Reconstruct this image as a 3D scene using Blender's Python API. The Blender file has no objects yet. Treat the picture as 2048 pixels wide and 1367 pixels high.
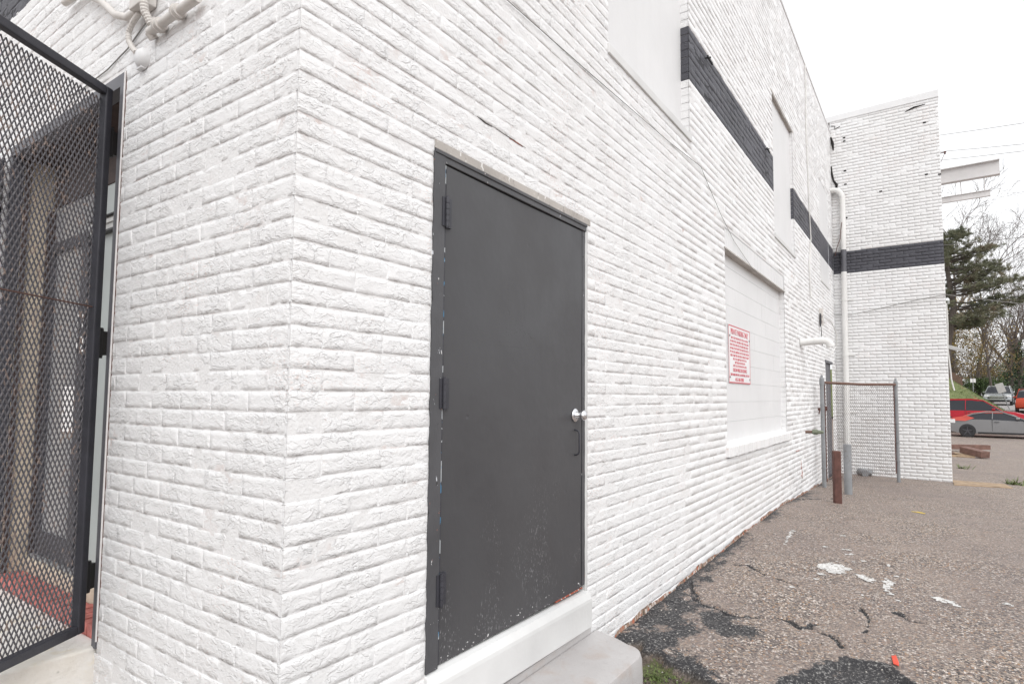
import bpy, math, random
import numpy as np
from mathutils import Matrix, Vector

# ------------------------------------------------------------------ camera, sky, sun, exposure
scene = bpy.context.scene
cam_d = bpy.data.cameras.new('camera'); cam = bpy.data.objects.new('camera', cam_d)
scene.collection.objects.link(cam); scene.camera = cam
CAM = np.array([1.62943, -1.07987, 1.52096]); YAW, PITCH, ROLL = -0.58734, 0.06357, 0.00579
def cam_axes():
    cy, sy, cp, sp, cr, sr = math.cos(YAW), math.sin(YAW), math.cos(PITCH), math.sin(PITCH), math.cos(ROLL), math.sin(ROLL)
    f = np.array([sy*cp, cy*cp, sp]); r0 = np.array([cy, -sy, 0.0]); u0 = np.cross(r0, f)
    return cr*r0 + sr*u0, -sr*r0 + cr*u0, f
AR, AU, AF = cam_axes()
m = Matrix.Identity(4)
for i in range(3):
    m[i][0], m[i][1], m[i][2], m[i][3] = AR[i], AU[i], -AF[i], CAM[i]
cam.matrix_world = m
cam_d.sensor_width = 36.0; cam_d.lens = 1176.5/2048*36.0
cam_d.shift_x = -49.275/2048; cam_d.shift_y = 33.559/2048
cam_d.clip_start = 0.05; cam_d.clip_end = 2000
world = bpy.data.worlds.new('World'); scene.world = world; world.use_nodes = True
wn = world.node_tree; wn.nodes.clear()
SUN_EL, SUN_AZ = math.radians(46), math.radians(131)      # azimuth from +Y towards +X: light comes over the right shoulder
sky = wn.nodes.new('ShaderNodeTexSky'); sky.sky_type = 'NISHITA'; sky.sun_disc = False
sky.sun_elevation = SUN_EL; sky.sun_rotation = SUN_AZ; sky.air_density = 1.0; sky.dust_density = 4.0
bw = wn.nodes.new('ShaderNodeRGBToBW')
mix = wn.nodes.new('ShaderNodeMix'); mix.data_type = 'RGBA'; mix.inputs[0].default_value = 0.72   # cloud deck over the clear sky
mix.inputs[7].default_value = (9.3, 9.4, 9.6, 1)
bg = wn.nodes.new('ShaderNodeBackground'); bg.inputs[1].default_value = 0.1
wo = wn.nodes.new('ShaderNodeOutputWorld')
wn.links.new(sky.outputs[0], bw.inputs[0]); wn.links.new(bw.outputs[0], mix.inputs[6])
wn.links.new(mix.outputs[2], bg.inputs[0]); wn.links.new(bg.outputs[0], wo.inputs[0])
sun_d = bpy.data.lights.new('sun', 'SUN'); sun_d.energy = 0.85; sun_d.angle = math.radians(60); sun_d.color = (1, 0.98, 0.95)
sun = bpy.data.objects.new('sun', sun_d); scene.collection.objects.link(sun)
sd = Vector((math.sin(SUN_AZ)*math.cos(SUN_EL), math.cos(SUN_AZ)*math.cos(SUN_EL), math.sin(SUN_EL)))
sun.rotation_euler = sd.to_track_quat('Z', 'Y').to_euler()
scene.view_settings.view_transform = 'Standard'; scene.view_settings.look = 'None'
scene.view_settings.gamma = 1.0; scene.view_settings.use_curve_mapping = False
scene.view_settings.exposure = 0.68

# ------------------------------------------------------------------ helpers
COL = scene.collection
rnd = random.Random(7); npr = np.random.RandomState(11)
def at(u, v, d): return CAM + (AF + (u-1073.275)/1176.5*AR - (v-717.06)/1176.5*AU)*d
def project(p):
    d = np.asarray(p, float) - CAM; z = d @ AF
    return 1073.275 + 1176.5*(d @ AR)/z, 717.06 - 1176.5*(d @ AU)/z, z
def tag(o, label=None, cat=None, group=None, kind=None):
    for k, v in (('label', label), ('category', cat), ('group', group), ('kind', kind)):
        if v: o[k] = v
    return o
def empty(name, loc=(0, 0, 0), rz=0, label=None, cat=None, group=None, parent=None):
    o = bpy.data.objects.new(name, None); COL.objects.link(o); o.empty_display_size = .1
    o.location = loc; o.rotation_euler = (0, 0, rz)
    if parent: o.parent = parent
    return tag(o, label, cat, group)
def link(name, me, mats=None, parent=None, loc=None):
    o = bpy.data.objects.new(name, me); COL.objects.link(o)
    if mats is not None and not me.materials:
        for x in (mats if isinstance(mats, (list, tuple)) else [mats]): me.materials.append(x)
    if parent: o.parent = parent
    if loc is not None: o.location = loc
    return o
def np_mesh(name, V, F, smooth=False, midx=None):
    me = bpy.data.meshes.new(name); V = np.asarray(V, np.float32); F = np.asarray(F, np.int32)
    n, k = F.shape
    me.vertices.add(len(V)); me.vertices.foreach_set('co', V.ravel())
    me.loops.add(n*k); me.loops.foreach_set('vertex_index', F.ravel())
    me.polygons.add(n); me.polygons.foreach_set('loop_start', np.arange(0, n*k, k, dtype=np.int32))
    if midx is not None: me.polygons.foreach_set('material_index', np.asarray(midx, np.int32))
    me.polygons.foreach_set('use_smooth', np.full(n, smooth) if isinstance(smooth, bool) else np.asarray(smooth, bool))
    me.update(); me.validate(); return me
class MB:
    def __init__(s): s.v = []; s.f = []; s.m = []
    def add(s, vs, fs, mi=0):
        b = len(s.v); s.v += [tuple(map(float, p)) for p in vs]; s.f += [tuple(b+i for i in f) for f in fs]; s.m += [mi]*len(fs); return s
    def box(s, x0, x1, y0, y1, z0, z1, mi=0):
        vs = [(x, y, z) for z in (z0, z1) for y in (y0, y1) for x in (x0, x1)]
        return s.add(vs, [(0, 2, 3, 1), (4, 5, 7, 6), (0, 1, 5, 4), (2, 6, 7, 3), (0, 4, 6, 2), (1, 3, 7, 5)], mi)
    def bar(s, a, b, w, h, up=(0, 0, 1), mi=0):
        a, b = np.array(a, float), np.array(b, float); d = (b-a)/np.linalg.norm(b-a)
        sd_ = np.cross(d, up); sd_ = sd_/max(np.linalg.norm(sd_), 1e-9); u = np.cross(sd_, d)
        vs = [p + sx*sd_*w/2 + sz*u*h/2 for p in (a, b) for sz in (-1, 1) for sx in (-1, 1)]
        return s.add(vs, [(0, 1, 3, 2), (4, 6, 7, 5), (0, 4, 5, 1), (2, 3, 7, 6), (0, 2, 6, 4), (1, 5, 7, 3)], mi)
    def tube(s, pts, r, n=8, cap=True, mi=0):
        pts = [np.array(p, float) for p in pts]; rs = r if isinstance(r, (list, tuple, np.ndarray)) else [r]*len(pts)
        ring = []; prev = None
        for i, p in enumerate(pts):
            d = pts[min(i+1, len(pts)-1)] - pts[max(i-1, 0)]; d = d/max(np.linalg.norm(d), 1e-9)
            if prev is None:
                a = np.array((0, 0, 1.0)) if abs(d[2]) < .9 else np.array((1.0, 0, 0)); x = np.cross(d, a)
            else: x = prev - d*(prev @ d)
            x = x/max(np.linalg.norm(x), 1e-9); prev = x; y = np.cross(d, x)
            ring.append([p + rs[i]*(math.cos(2*math.pi*k/n)*x + math.sin(2*math.pi*k/n)*y) for k in range(n)])
        vs = [q for R_ in ring for q in R_]; fs = []
        for i in range(len(pts)-1):
            for k in range(n):
                k2 = (k+1) % n; fs.append((i*n+k, i*n+k2, (i+1)*n+k2, (i+1)*n+k))
        if cap: fs.append(tuple(range(n-1, -1, -1))); fs.append(tuple(range((len(pts)-1)*n, len(pts)*n)))
        return s.add(vs, fs, mi)
    def lathe(s, c, ax, prof, n=16, mi=0):
        ax = np.array(ax, float); ax /= np.linalg.norm(ax)
        return s.tube([np.array(c)+ax*t for t, _ in prof], [max(r_, 1e-4) for _, r_ in prof], n, True, mi) if False else s._lathe(c, ax, prof, n, mi)
    def _lathe(s, c, ax, prof, n, mi):
        a = np.array((0, 0, 1.0)) if abs(ax[2]) < .9 else np.array((1.0, 0, 0)); x = np.cross(ax, a); x /= np.linalg.norm(x); y = np.cross(ax, x)
        vs = []; fs = []; c = np.array(c, float)
        for t, r_ in prof: vs += [c+ax*t+max(r_, 1e-4)*(math.cos(2*math.pi*k/n)*x+math.sin(2*math.pi*k/n)*y) for k in range(n)]
        for i in range(len(prof)-1):
            for k in range(n): fs.append((i*n+k, i*n+(k+1) % n, (i+1)*n+(k+1) % n, (i+1)*n+k))
        fs.append(tuple(range(n-1, -1, -1))); fs.append(tuple(range((len(prof)-1)*n, len(prof)*n)))
        return s.add(vs, fs, mi)
    def prism(s, poly, axis, a, b, mi=0):
        # poly in the two other axes (ordered x,y,z minus axis), extruded from a to b
        def mk(p, t): q = list(p); q.insert(axis, t); return q
        n = len(poly); vs = [mk(p, a) for p in poly] + [mk(p, b) for p in poly]
        fs = [tuple(range(n-1, -1, -1)), tuple(range(n, 2*n))] + [(i, (i+1) % n, n+(i+1) % n, n+i) for i in range(n)]
        return s.add(vs, fs, mi)
    def build(s, name, mats, parent=None, smooth=False, loc=None, bevel=0):
        me = bpy.data.meshes.new(name); me.from_pydata(s.v, [], s.f); me.update()
        import bmesh as _b
        bm = _b.new(); bm.from_mesh(me); _b.ops.recalc_face_normals(bm, faces=bm.faces)
        bm.to_mesh(me); bm.free()
        for p, mi in zip(me.polygons, s.m): p.material_index = mi
        if smooth:
            for p in me.polygons: p.use_smooth = True
        o = link(name, me, mats, parent, loc)
        if bevel:
            b = o.modifiers.new('bevel', 'BEVEL'); b.width = bevel; b.segments = 2; b.limit_method = 'ANGLE'; b.angle_limit = math.radians(40)
        elif smooth:
            e = o.modifiers.new('edges', 'EDGE_SPLIT'); e.split_angle = math.radians(42)
        return o

# ------------------------------------------------------------------ materials
class NT:
    def __init__(s, name):
        s.m = bpy.data.materials.new(name); s.m.use_nodes = True; s.t = s.m.node_tree; s.n = s.t.nodes
        s.p = s.n['Principled BSDF']; s.pos = s.n.new('ShaderNodeNewGeometry').outputs['Position']
    def L(s, a, b): s.t.links.new(a, b)
    def noise(s, scale, detail=3, rough=.55, vec=None, dist=0):
        n = s.n.new('ShaderNodeTexNoise'); n.inputs['Scale'].default_value = scale; n.inputs['Detail'].default_value = detail
        n.inputs['Roughness'].default_value = rough; n.inputs['Distortion'].default_value = dist
        s.L(vec if vec is not None else s.pos, n.inputs['Vector']); return n.outputs[0]
    def vor(s, scale, vec=None, feat='F1', out='Distance'):
        n = s.n.new('ShaderNodeTexVoronoi'); n.feature = feat; n.inputs['Scale'].default_value = scale
        s.L(vec if vec is not None else s.pos, n.inputs['Vector']); return n.outputs[out]
    def stretch(s, sc):
        n = s.n.new('ShaderNodeMapping'); n.inputs['Scale'].default_value = sc; s.L(s.pos, n.inputs[0]); return n.outputs[0]
    def ramp(s, fac, stops, interp='LINEAR'):
        n = s.n.new('ShaderNodeValToRGB'); n.color_ramp.interpolation = interp; e = n.color_ramp.elements
        while len(e) < len(stops): e.new(0.5)
        for q, (p_, c) in zip(e, stops):
            q.position = p_; q.color = (c, c, c, 1) if isinstance(c, (int, float)) else (*c[:3], 1)
        s.L(fac, n.inputs[0]); return n.outputs[0]
    def mix(s, fac, a, b, mode='MIX'):
        n = s.n.new('ShaderNodeMix'); n.data_type = 'RGBA'; n.blend_type = mode
        for sock, x in ((n.inputs[0], fac), (n.inputs[6], a), (n.inputs[7], b)):
            if hasattr(x, 'is_linked'): s.L(x, sock)
            elif isinstance(x, (int, float)): sock.default_value = x if sock == n.inputs[0] else (x, x, x, 1)
            else: sock.default_value = (*x[:3], 1)
        return n.outputs[2]
    def math(s, op, a, b=0.0):
        n = s.n.new('ShaderNodeMath'); n.operation = op
        for sock, x in ((n.inputs[0], a), (n.inputs[1], b)):
            if hasattr(x, 'is_linked'): s.L(x, sock)
            else: sock.default_value = x
        return n.outputs[0]
    def sep(s): 
        n = s.n.new('ShaderNodeSeparateXYZ'); s.L(s.pos, n.inputs[0]); return n.outputs
    def attr(s, name):
        n = s.n.new('ShaderNodeAttribute'); n.attribute_name = name; return n.outputs
    def col(s, c):
        if hasattr(c, 'is_linked'): s.L(c, s.p.inputs['Base Color'])
        else: s.p.inputs['Base Color'].default_value = (*c[:3], 1)
        return s
    def set(s, rough=.6, metal=0, spec=.5):
        s.p.inputs['Roughness'].default_value = rough; s.p.inputs['Metallic'].default_value = metal
        s.p.inputs['Specular IOR Level'].default_value = spec; return s
    def bump(s, hgt, dist, strength=1.0, normal=None):
        b = s.n.new('ShaderNodeBump'); b.inputs['Distance'].default_value = dist; b.inputs['Strength'].default_value = strength
        s.L(hgt, b.inputs['Height'])
        if normal is not None: s.L(normal, b.inputs['Normal'])
        s.L(b.outputs[0], s.p.inputs['Normal']); return b.outputs[0]
def simple(name, c, rough=.6, metal=0, var=.12, vs=6, bump=0, bs=60, spec=.5):
    t = NT(name); c = np.array(c, float)
    f = t.ramp(t.noise(vs, 4), [(.3, tuple(c*(1-var))), (.7, tuple(np.minimum(c*(1+var), .95)))])
    t.col(f).set(rough, metal, spec)
    if bump: t.bump(t.noise(bs, 3), bump)
    return t.m
M = {}
def brick_mat(name, base, dark, speck, pink=None, rough=.55, relief=.0034):
    t = NT(name)
    big = t.noise(.9, 3); fine = t.noise(38, 3, vec=t.stretch((1, 1, 1.5)), dist=.5)
    c = t.mix(t.ramp(big, [(.35, 0), (.7, 1)]), base, dark)
    if pink is not None:                                  # thin places in the paint where the brick shows
        k = t.math('MULTIPLY', t.ramp(t.noise(2.2, 3), [(.53, 0), (.66, 1)]), t.ramp(t.noise(55, 2, vec=t.stretch((1, 1, 2.5))), [(.56, 0), (.66, .75)]))
        c = t.mix(k, c, pink)
    sp = t.ramp(t.noise(160, 2), [(.66, 0), (.72, speck)])
    c = t.mix(sp, c, tuple(np.array(base)*.45))
    t.col(c).set(rough, 0, .35)
    st = t.stretch((1, 1, 1.7))
    a = t.ramp(t.noise(21, 3, .55, st, 1.0), [(.44, 0), (.50, 1)])           # torn plateaus of the rough brick face
    b = t.ramp(t.noise(46, 3, .6, st, .6), [(.46, 0), (.56, 1)])
    hgt = t.math('ADD', t.math('MULTIPLY', a, .62), t.math('ADD', t.math('MULTIPLY', b, .30), t.math('MULTIPLY', t.noise(150, 2), .20)))
    hgt = t.math('MULTIPLY', hgt, t.ramp(t.noise(5.5, 2), [(.36, .25), (.62, 1)]))
    t.bump(hgt, relief*1.25, .9); return t.m
M['white'] = brick_mat('white_brick_paint', (.83, .83, .835), (.79, .785, .785), .25, (.70, .58, .54))
M['white_w'] = brick_mat('white_wing_paint', (.78, .78, .785), (.72, .715, .71), .35, (.62, .5, .45), .55, .0012)
M['band'] = brick_mat('charcoal_brick_paint', (.088, .088, .104), (.066, .066, .078), .3)
def mortar(name, base, pinkc, lo, hi):
    t = NT(name); k = t.ramp(t.noise(3.5, 4), [(lo, 0), (hi, .85)])
    k2 = t.ramp(t.noise(24, 2), [(.4, .15), (.6, 1)])
    t.col(t.mix(t.math('MULTIPLY', k, k2), base, pinkc)).set(.8, 0, .3); t.bump(t.noise(90, 4), .004, .8); return t.m
M['mortar'] = mortar('painted_mortar', (.79, .785, .785), (.58, .45, .41), .54, .74)
M['mortar_w'] = mortar('wing_mortar', (.58, .57, .565), (.36, .30, .27), .58, .75)
M['mortar_band'] = simple('band_mortar', (.03, .03, .036), .8)
def smooth_white(name, c, dirt=.06):
    t = NT(name); a = t.ramp(t.noise(1.6, 5), [(.35, tuple(np.array(c)*(1-dirt))), (.65, c)])
    s_ = t.ramp(t.noise(14, 4, vec=t.stretch((1, 1, .12))), [(.5, 0), (.8, .10)])
    t.col(t.mix(s_, a, (.55, .53, .51))).set(.5, 0, .4); t.bump(t.noise(35, 5), .0025, .5); return t.m
M['panel'] = smooth_white('smooth_white_paint', (.755, .755, .76))
M['concrete'] = smooth_white('painted_concrete', (.72, .72, .715), .16)
M['step'] = None
t = NT('worn_step_paint')
a = t.ramp(t.noise(2.5, 5), [(.35, (.44, .42, .415)), (.65, (.51, .495, .49))])
a = t.mix(t.ramp(t.noise(9, 4), [(.52, 0), (.72, .6)]), a, (.42, .35, .31))
a = t.mix(t.ramp(t.vor(26), [(.035, 1), (.06, 0)]), a, (.35, .30, .27))
t.col(a).set(.6, 0, .35); t.bump(t.math('ADD', t.noise(60, 5, .7), t.ramp(t.vor(34), [(.03, 0), (.10, 1.2)])), .004, .7); M['step'] = t.m
# door leaf: flat grey with scuffs towards the bottom
t = NT('grey_door_paint'); z = t.sep()[2]
a = t.ramp(t.noise(1.3, 4), [(.3, (.058, .058, .063)), (.7, (.074, .073, .077))])
low = t.ramp(z, [(0, 0), (1, 1)])
zz = t.math('MULTIPLY', t.math('SUBTRACT', 1.15, z), 1.9)
sc = t.ramp(t.noise(150, 3, .65, t.stretch((1, 1, .35))), [(.60, 0), (.66, 1)])
rg = t.ramp(t.noise(3.2, 2), [(.48, 0), (.62, 1)])
k = t.math('MULTIPLY', t.math('MULTIPLY', sc, rg), t.ramp(zz, [(0, 0), (.7, .7)]))
a = t.mix(k, a, (.34, .34, .35))
ch = t.math('MULTIPLY', t.ramp(t.noise(75, 2), [(.68, 0), (.695, 1)]), t.ramp(t.math('SUBTRACT', .535, z), [(0, 0), (.03, 1)]))
a = t.mix(ch, a, (.78, .78, .78))
t.col(a).set(.42, 0, .45); t.L(t.ramp(t.noise(2.6, 4, .6), [(.35, .34), (.65, .56)]), t.p.inputs['Roughness'])
hb = t.math('ADD', t.math('MULTIPLY', t.noise(4.5, 3), 1.3), t.math('ADD', t.math('MULTIPLY', t.ramp(t.vor(5.2), [(.02, 0), (.06, 1)]), .35), t.math('MULTIPLY', t.noise(130, 2), .05))); t.bump(hb, .005, .6); M['door'] = t.m
def chipped(name, c, chip_cols, lo=.62, rough=.45):
    t = NT(name); a = t.ramp(t.noise(5, 4), [(.3, tuple(np.array(c)*.85)), (.7, tuple(np.array(c)*1.15))])
    n1 = t.noise(45, 4, .65, t.stretch((1, 1, .4))); hue = t.vor(30, out='Color')
    hs = t.n.new('ShaderNodeSeparateColor'); t.L(hue, hs.inputs[0])
    cc = t.ramp(hs.outputs[0], [(i/len(chip_cols), q) for i, q in enumerate(chip_cols)], 'CONSTANT')
    t.col(t.mix(t.ramp(n1, [(lo, 0), (lo+.02, 1)]), a, cc)).set(rough, 0, .4); t.bump(n1, .003, .6); return t.m
M['frame'] = chipped('chipped_frame_paint', (.082, .082, .088), [(.7, .7, .7), (.05, .05, .05), (.45, .16, .1), (.6, .62, .66)], .66)
M['blue_edge'] = chipped('old_blue_paint', (.05, .2, .36), [(.05, .05, .06), (.45, .48, .5), (.04, .04, .05)], .40)
M['rust_edge'] = chipped('bare_rusty_edge', (.40, .10, .06), [(.7, .68, .66), (.12, .1, .1)], .55, .7)
M['lintel'] = chipped('beige_lintel', (.45, .42, .39), [(.75, .74, .72), (.3, .27, .25)], .60, .7)
M['gap'] = simple('dark_gap', (.018, .016, .016), .9)
M['dark_steel'] = simple('charcoal_steel', (.042, .042, .052), .45, 0, .2, 9, .001, 200)
M['gate_mesh'] = chipped('weathered_mesh_paint', (.10, .095, .105), [(.22, .17, .15), (.14, .13, .14)], .56, .55)
M['rusty_rod'] = simple('rusty_rod', (.10, .055, .045), .8, 0, .3, 40)
M['jamb'] = simple('grey_jamb_paint', (.115, .115, .13), .5, 0, .1, 8)
M['chrome'] = simple('brushed_chrome', (.78, .78, .80), .22, 1, .05, 20)
M['galv'] = chipped('galvanised_steel', (.25, .258, .268), [(.42, .42, .42), (.16, .13, .12)], .64, .45)
M['rust'] = simple('brown_rust', (.115, .052, .042), .8, 0, .25, 12, .002, 80)
M['rust_rail'] = simple('rusty_rail', (.15, .085, .065), .75, 0, .3, 30, .001, 150)
M['wire'] = simple('dull_wire', (.22, .21, .20), .5, .3, .25, 20)
M['wire_rust'] = simple('rusty_wire', (.13, .085, .075), .7, .1, .25, 20)
M['pvc'] = smooth_white('white_pvc', (.76, .755, .74), .08)
M['cond'] = simple('painted_conduit', (.62, .59, .56), .5, 0, .08, 20, .0005, 300)
M['cable'] = simple('white_cable', (.68, .67, .65), .5, 0, .08)
M['black'] = simple('black_plastic', (.02, .02, .022), .5)
M['sign_w'] = simple('sign_white', (.80, .79, .80), .3, 0, .03)
M['sign_r'] = simple('sign_red', (.55, .03, .06), .35, 0, .05)
M['beam'] = simple('pale_beam_paint', (.60, .585, .58), .5, 0, .06, 4)
M['tan'] = simple('tan_plaster', (.56, .48, .38), .85, 0, .18, 7, .004, 40)
M['brownwood'] = simple('dark_brown_wood', (.045, .028, .025), .7, 0, .3, 15)
M['glass'] = simple('grey_door_glass', (.36, .36, .365), .12, 0, .12, 2, 0, 0, .7)
M['pale_panel'] = simple('pale_door_panel', (.36, .39, .385), .4, 0, .08, 3)
M['paper'] = simple('white_paper', (.82, .80, .79), .8, 0, .03)
M['red_brick'] = simple('red_sill_brick', (.46, .15, .13), .8, 0, .3, 22, .006, 60)
t = NT('stained_white_stoop')
a = t.ramp(t.noise(5, 5), [(.35, (.70, .66, .60)), (.6, (.78, .76, .73))])
a = t.mix(t.ramp(t.noise(6.5, 3), [(.6, 0), (.72, .7)]), a, (.62, .50, .26))
a = t.mix(t.ramp(t.noise(11, 4), [(.70, 0), (.76, .7)]), a, (.16, .13, .10))
t.col(a).set(.8); t.bump(t.noise(30, 5), .006); M['stoop'] = t.m

# asphalt with exposed aggregate; the mask attribute says where bitumen, dirt and moss lie
t = NT('worn_asphalt')
mk = t.attr('mask'); mc = t.n.new('ShaderNodeSeparateColor'); t.L(mk[0], mc.inputs[0])
vc = t.n.new('ShaderNodeSeparateColor'); t.L(t.vor(84, out='Color'), vc.inputs[0])
peb = t.ramp(vc.outputs[0], [(0, (.055, .05, .05)), (.17, (.27, .235, .21)), (.34, (.42, .375, .33)), (.50, (.15, .135, .13)), (.62, (.52, .44, .36)), (.74, (.33, .24, .19)), (.84, (.78, .74, .70)), (.95, (.42, .27, .15))], 'CONSTANT')
gapk = t.ramp(t.vor(84, feat='DISTANCE_TO_EDGE'), [(.02, 1), (.10, 0)])
a = t.mix(gapk, peb, (.135, .12, .115))
a = t.mix(t.ramp(t.noise(.55, 5, .65), [(.40, 0), (.66, .5)]), a, (.19, .165, .165))
a = t.mix(t.ramp(t.noise(2.3, 5), [(.42, 0), (.72, .55)]), a, (.33, .28, .25))
a = t.mix(1.0, a, (.95, .90, .87), 'MULTIPLY')
bit = t.ramp(t.noise(70, 4, .7), [(.48, (.028, .027, .030)), (.56, (.07, .067, .067)), (.64, (.30, .29, .28))])
brk = t.math('ADD', t.math('MULTIPLY', t.math('SUBTRACT', t.noise(38, 5, .7), .5), 2.2), t.math('MULTIPLY', t.math('SUBTRACT', t.noise(9, 3, .6), .5), 2.4))
a = t.mix(t.ramp(t.math('ADD', mc.outputs[0], t.math('MULTIPLY', brk, t.math('MINIMUM', t.math('MULTIPLY', mc.outputs[0], 4.0), t.math('SUBTRACT', 1.25, mc.outputs[0])))), [(.30, 0), (.52, 1)]), a, bit)
drt = t.ramp(t.noise(60, 4, .7), [(.4, (.07, .055, .042)), (.62, (.15, .12, .095))])
a = t.mix(mc.outputs[1], a, drt)
a = t.mix(t.ramp(t.math('ADD', mc.outputs[2], t.math('MULTIPLY', brk, t.math('MINIMUM', t.math('MULTIPLY', mc.outputs[2], 4.0), 1.0))), [(.4, 0), (.6, 1)]), a, t.ramp(t.noise(45, 4), [(.4, (.065, .07, .03)), (.6, (.12, .135, .05))]))
t.col(a).set(.62, 0, .4)
hh = t.math('ADD', t.math('MULTIPLY', t.ramp(t.vor(84), [(0, 1), (.5, 0)]), .5), t.math('MULTIPLY', t.noise(45, 5, .7), .9))
t.bump(hh, .009, .8); M['asphalt'] = t.m
M['white_mark'] = chipped('worn_white_marking', (.64, .635, .62), [(.25, .22, .2), (.4, .36, .33)], .54, .7)
M['yellow_mark'] = simple('yellow_marking', (.62, .45, .06), .7)
M['red_leaf'] = simple('red_leaf', (.75, .09, .05), .6)
M['bark'] = simple('grey_bark', (.10, .082, .072), .9, 0, .3, 12, .01, 20)
M['twig'] = simple('bare_twig', (.13, .105, .095), .9, 0, .2, 3)
def leafmat(name, cols, sc=1.2):
    t = NT(name); t.col(t.ramp(t.noise(sc, 4, .7), [(.3+.4*i/(len(cols)-1), c) for i, c in enumerate(cols)])).set(.6, 0, .3)
    return t.m
M['pine'] = leafmat('pine_needles', [(.10, .11, .075), (.15, .16, .10), (.20, .195, .13), (.22, .17, .12)], .8)
M['brown_leaf'] = leafmat('late_autumn_leaves', [(.10, .065, .035), (.17, .12, .06), (.25, .18, .06), (.13, .12, .06)], .7)
M['yellow_leaf'] = leafmat('yellow_leaves', [(.32, .22, .04), (.45, .33, .07)], 2)
M['ivy'] = leafmat('ivy_leaves', [(.022, .04, .022), (.04, .07, .03), (.07, .10, .045)], 1.5)
M['hedge'] = leafmat('shrub_leaves', [(.035, .06, .025), (.07, .11, .04), (.12, .16, .06)], 1.2)
M['weed'] = leafmat('weed_leaves', [(.085, .12, .035), (.16, .20, .07)], 20)
t = NT('grass_turf'); a = t.ramp(t.noise(1.4, 5, .7), [(.3, (.09, .11, .04)), (.5, (.14, .17, .06)), (.7, (.19, .21, .09))])
a = t.mix(t.ramp(t.noise(.9, 5, .75), [(.57, 0), (.66, .8)]), a, (.30, .15, .08)); t.col(a).set(.85); t.bump(t.noise(14, 4), .08); M['grass'] = t.m
M['road'] = simple('concrete_road', (.32, .30, .295), .8, 0, .12, .6, .004, 30)
M['kerb'] = simple('pale_kerb', (.42, .39, .36), .85, 0, .12, 2, .004, 40)
M['fence_wood'] = simple('brown_boards', (.16, .10, .075), .85, 0, .2, 3)
M['timber'] = simple('old_brown_timber', (.17, .095, .075), .8, 0, .3, 8, .003, 60)
M['split_wood'] = simple('split_pale_wood', (.36, .26, .17), .8, 0, .35, 9, .003, 60)
def paint(name, c, rough=.2): return simple(name, c, rough, .55, .05, 1, 0, 0, .7)
M['car_grey'] = paint('silver_grey_paint', (.27, .27, .275)); M['car_red'] = paint('red_paint', (.46, .02, .035)); M['car_orange'] = paint('orange_red_paint', (.50, .07, .035), .4)
M['car_white'] = paint('pale_grey_paint', (.42, .44, .45)); M['car_glass'] = simple('tinted_glass', (.03, .033, .04), .12, 0, .1, 1, 0, 0, .3)
M['red_top'] = simple('red_canvas_top', (.48, .075, .055), .8, 0, .12, 3); M['tyre'] = simple('tyre_rubber', (.03, .03, .032), .8); M['rim'] = simple('dark_rim', (.09, .09, .10), .35, .6)
M['sign_grey'] = simple('bare_sign_back', (.45, .45, .44), .5, .2); M['pole_wood'] = simple('utility_pole_wood', (.14, .11, .095), .9)

# ------------------------------------------------------------------ ground
KY = [-400, -3, 1.9, 2.3, 3.8, 5.5, 7, 8.5, 10.3, 12.9, 20, 33, 41, 44, 56, 81, 140, 400]
KZ = [0, 0, .05, .08, .12, .15, .14, .07, .03, -.05, -.3, -.5, -.5, .12, .68, 1.30, 2.2, 2.2]
def ground_h(x, y): return np.interp(y, KY, KZ) - .02*np.clip(x, 0, 4)*np.interp(y, [13, 45], [1, 0])
GP = {
'C1': [(0.247, 4.065), (0.339, 4.103), (0.44, 4.014), (0.518, 3.922), (0.62, 3.881), (0.777, 3.806)],
'C2': [(0.03, 2.945), (0.185, 3.111), (0.273, 3.062), (0.382, 2.99), (0.461, 2.947), (0.56, 2.94), (0.727, 3.028), (0.81, 3.071), (0.881, 3.01), (0.928, 2.993), (0.98, 3.028), (1.01, 3.12)],
'C3': [(1.026, 2.999), (1.088, 2.956), (1.138, 2.869), (1.194, 2.834)],
'C4': [(0.95, 2.1), (1.002, 2.25), (1.031, 2.365), (1.076, 2.467), (1.115, 2.541), (1.2, 2.658), (1.315, 2.734), (1.387, 2.71), (1.424, 2.675), (1.526, 2.611), (1.7, 2.5)],
'EDGE': [(0.15, 2.25), (0.212, 2.188), (0.279, 2.189), (0.349, 2.128), (0.428, 2.109), (0.524, 2.076), (0.643, 2.036), (.8, 1.9), (1.0, 1.7), (1.3, 1.6)],
'C5': [(0.065, 3.464), (0.133, 3.377), (0.17, 3.209), (0.128, 3.013)],
'C6': [(1.238, 4.846), (1.315, 4.777)], 'C7': [(1.397, 3.63), (1.469, 3.57), (1.565, 3.55)], 'C9': [(1.21, 3.6), (1.25, 3.3), (1.23, 3.1)],
'C8': [(0.08, 7.9), (0.29, 8.263), (0.443, 8.595)]}
DARK = [(-0.1, 2.1), (-0.1, 2.85), (-.1, 3.59), (-.1, 4.9), (.06, 4.9), (0.12, 4.3), (0.16, 3.6), (0.123, 3.238), (0.246, 3.091), (0.467, 2.926), (0.632, 2.904), (0.741, 2.66), (0.60, 2.60), (0.43, 2.65), (0.33, 2.45), (.5, 2.25), (.72, 2.12), (.6, 2.0), (0.35, 2.08), (0.212, 2.148)]
HOLE = [(0.95, 2.0)] + GP['C4'] + [(1.7, 2.0)]
def seg_dist(X, Y, pl):
    d = np.full(X.shape, 9.)
    for (x0, y0), (x1, y1) in zip(pl[:-1], pl[1:]):
        L2 = (x1-x0)**2 + (y1-y0)**2; tt = np.clip(((X-x0)*(x1-x0)+(Y-y0)*(y1-y0))/L2, 0, 1)
        d = np.minimum(d, np.hypot(X-x0-tt*(x1-x0), Y-y0-tt*(y1-y0)))
    return d
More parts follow.
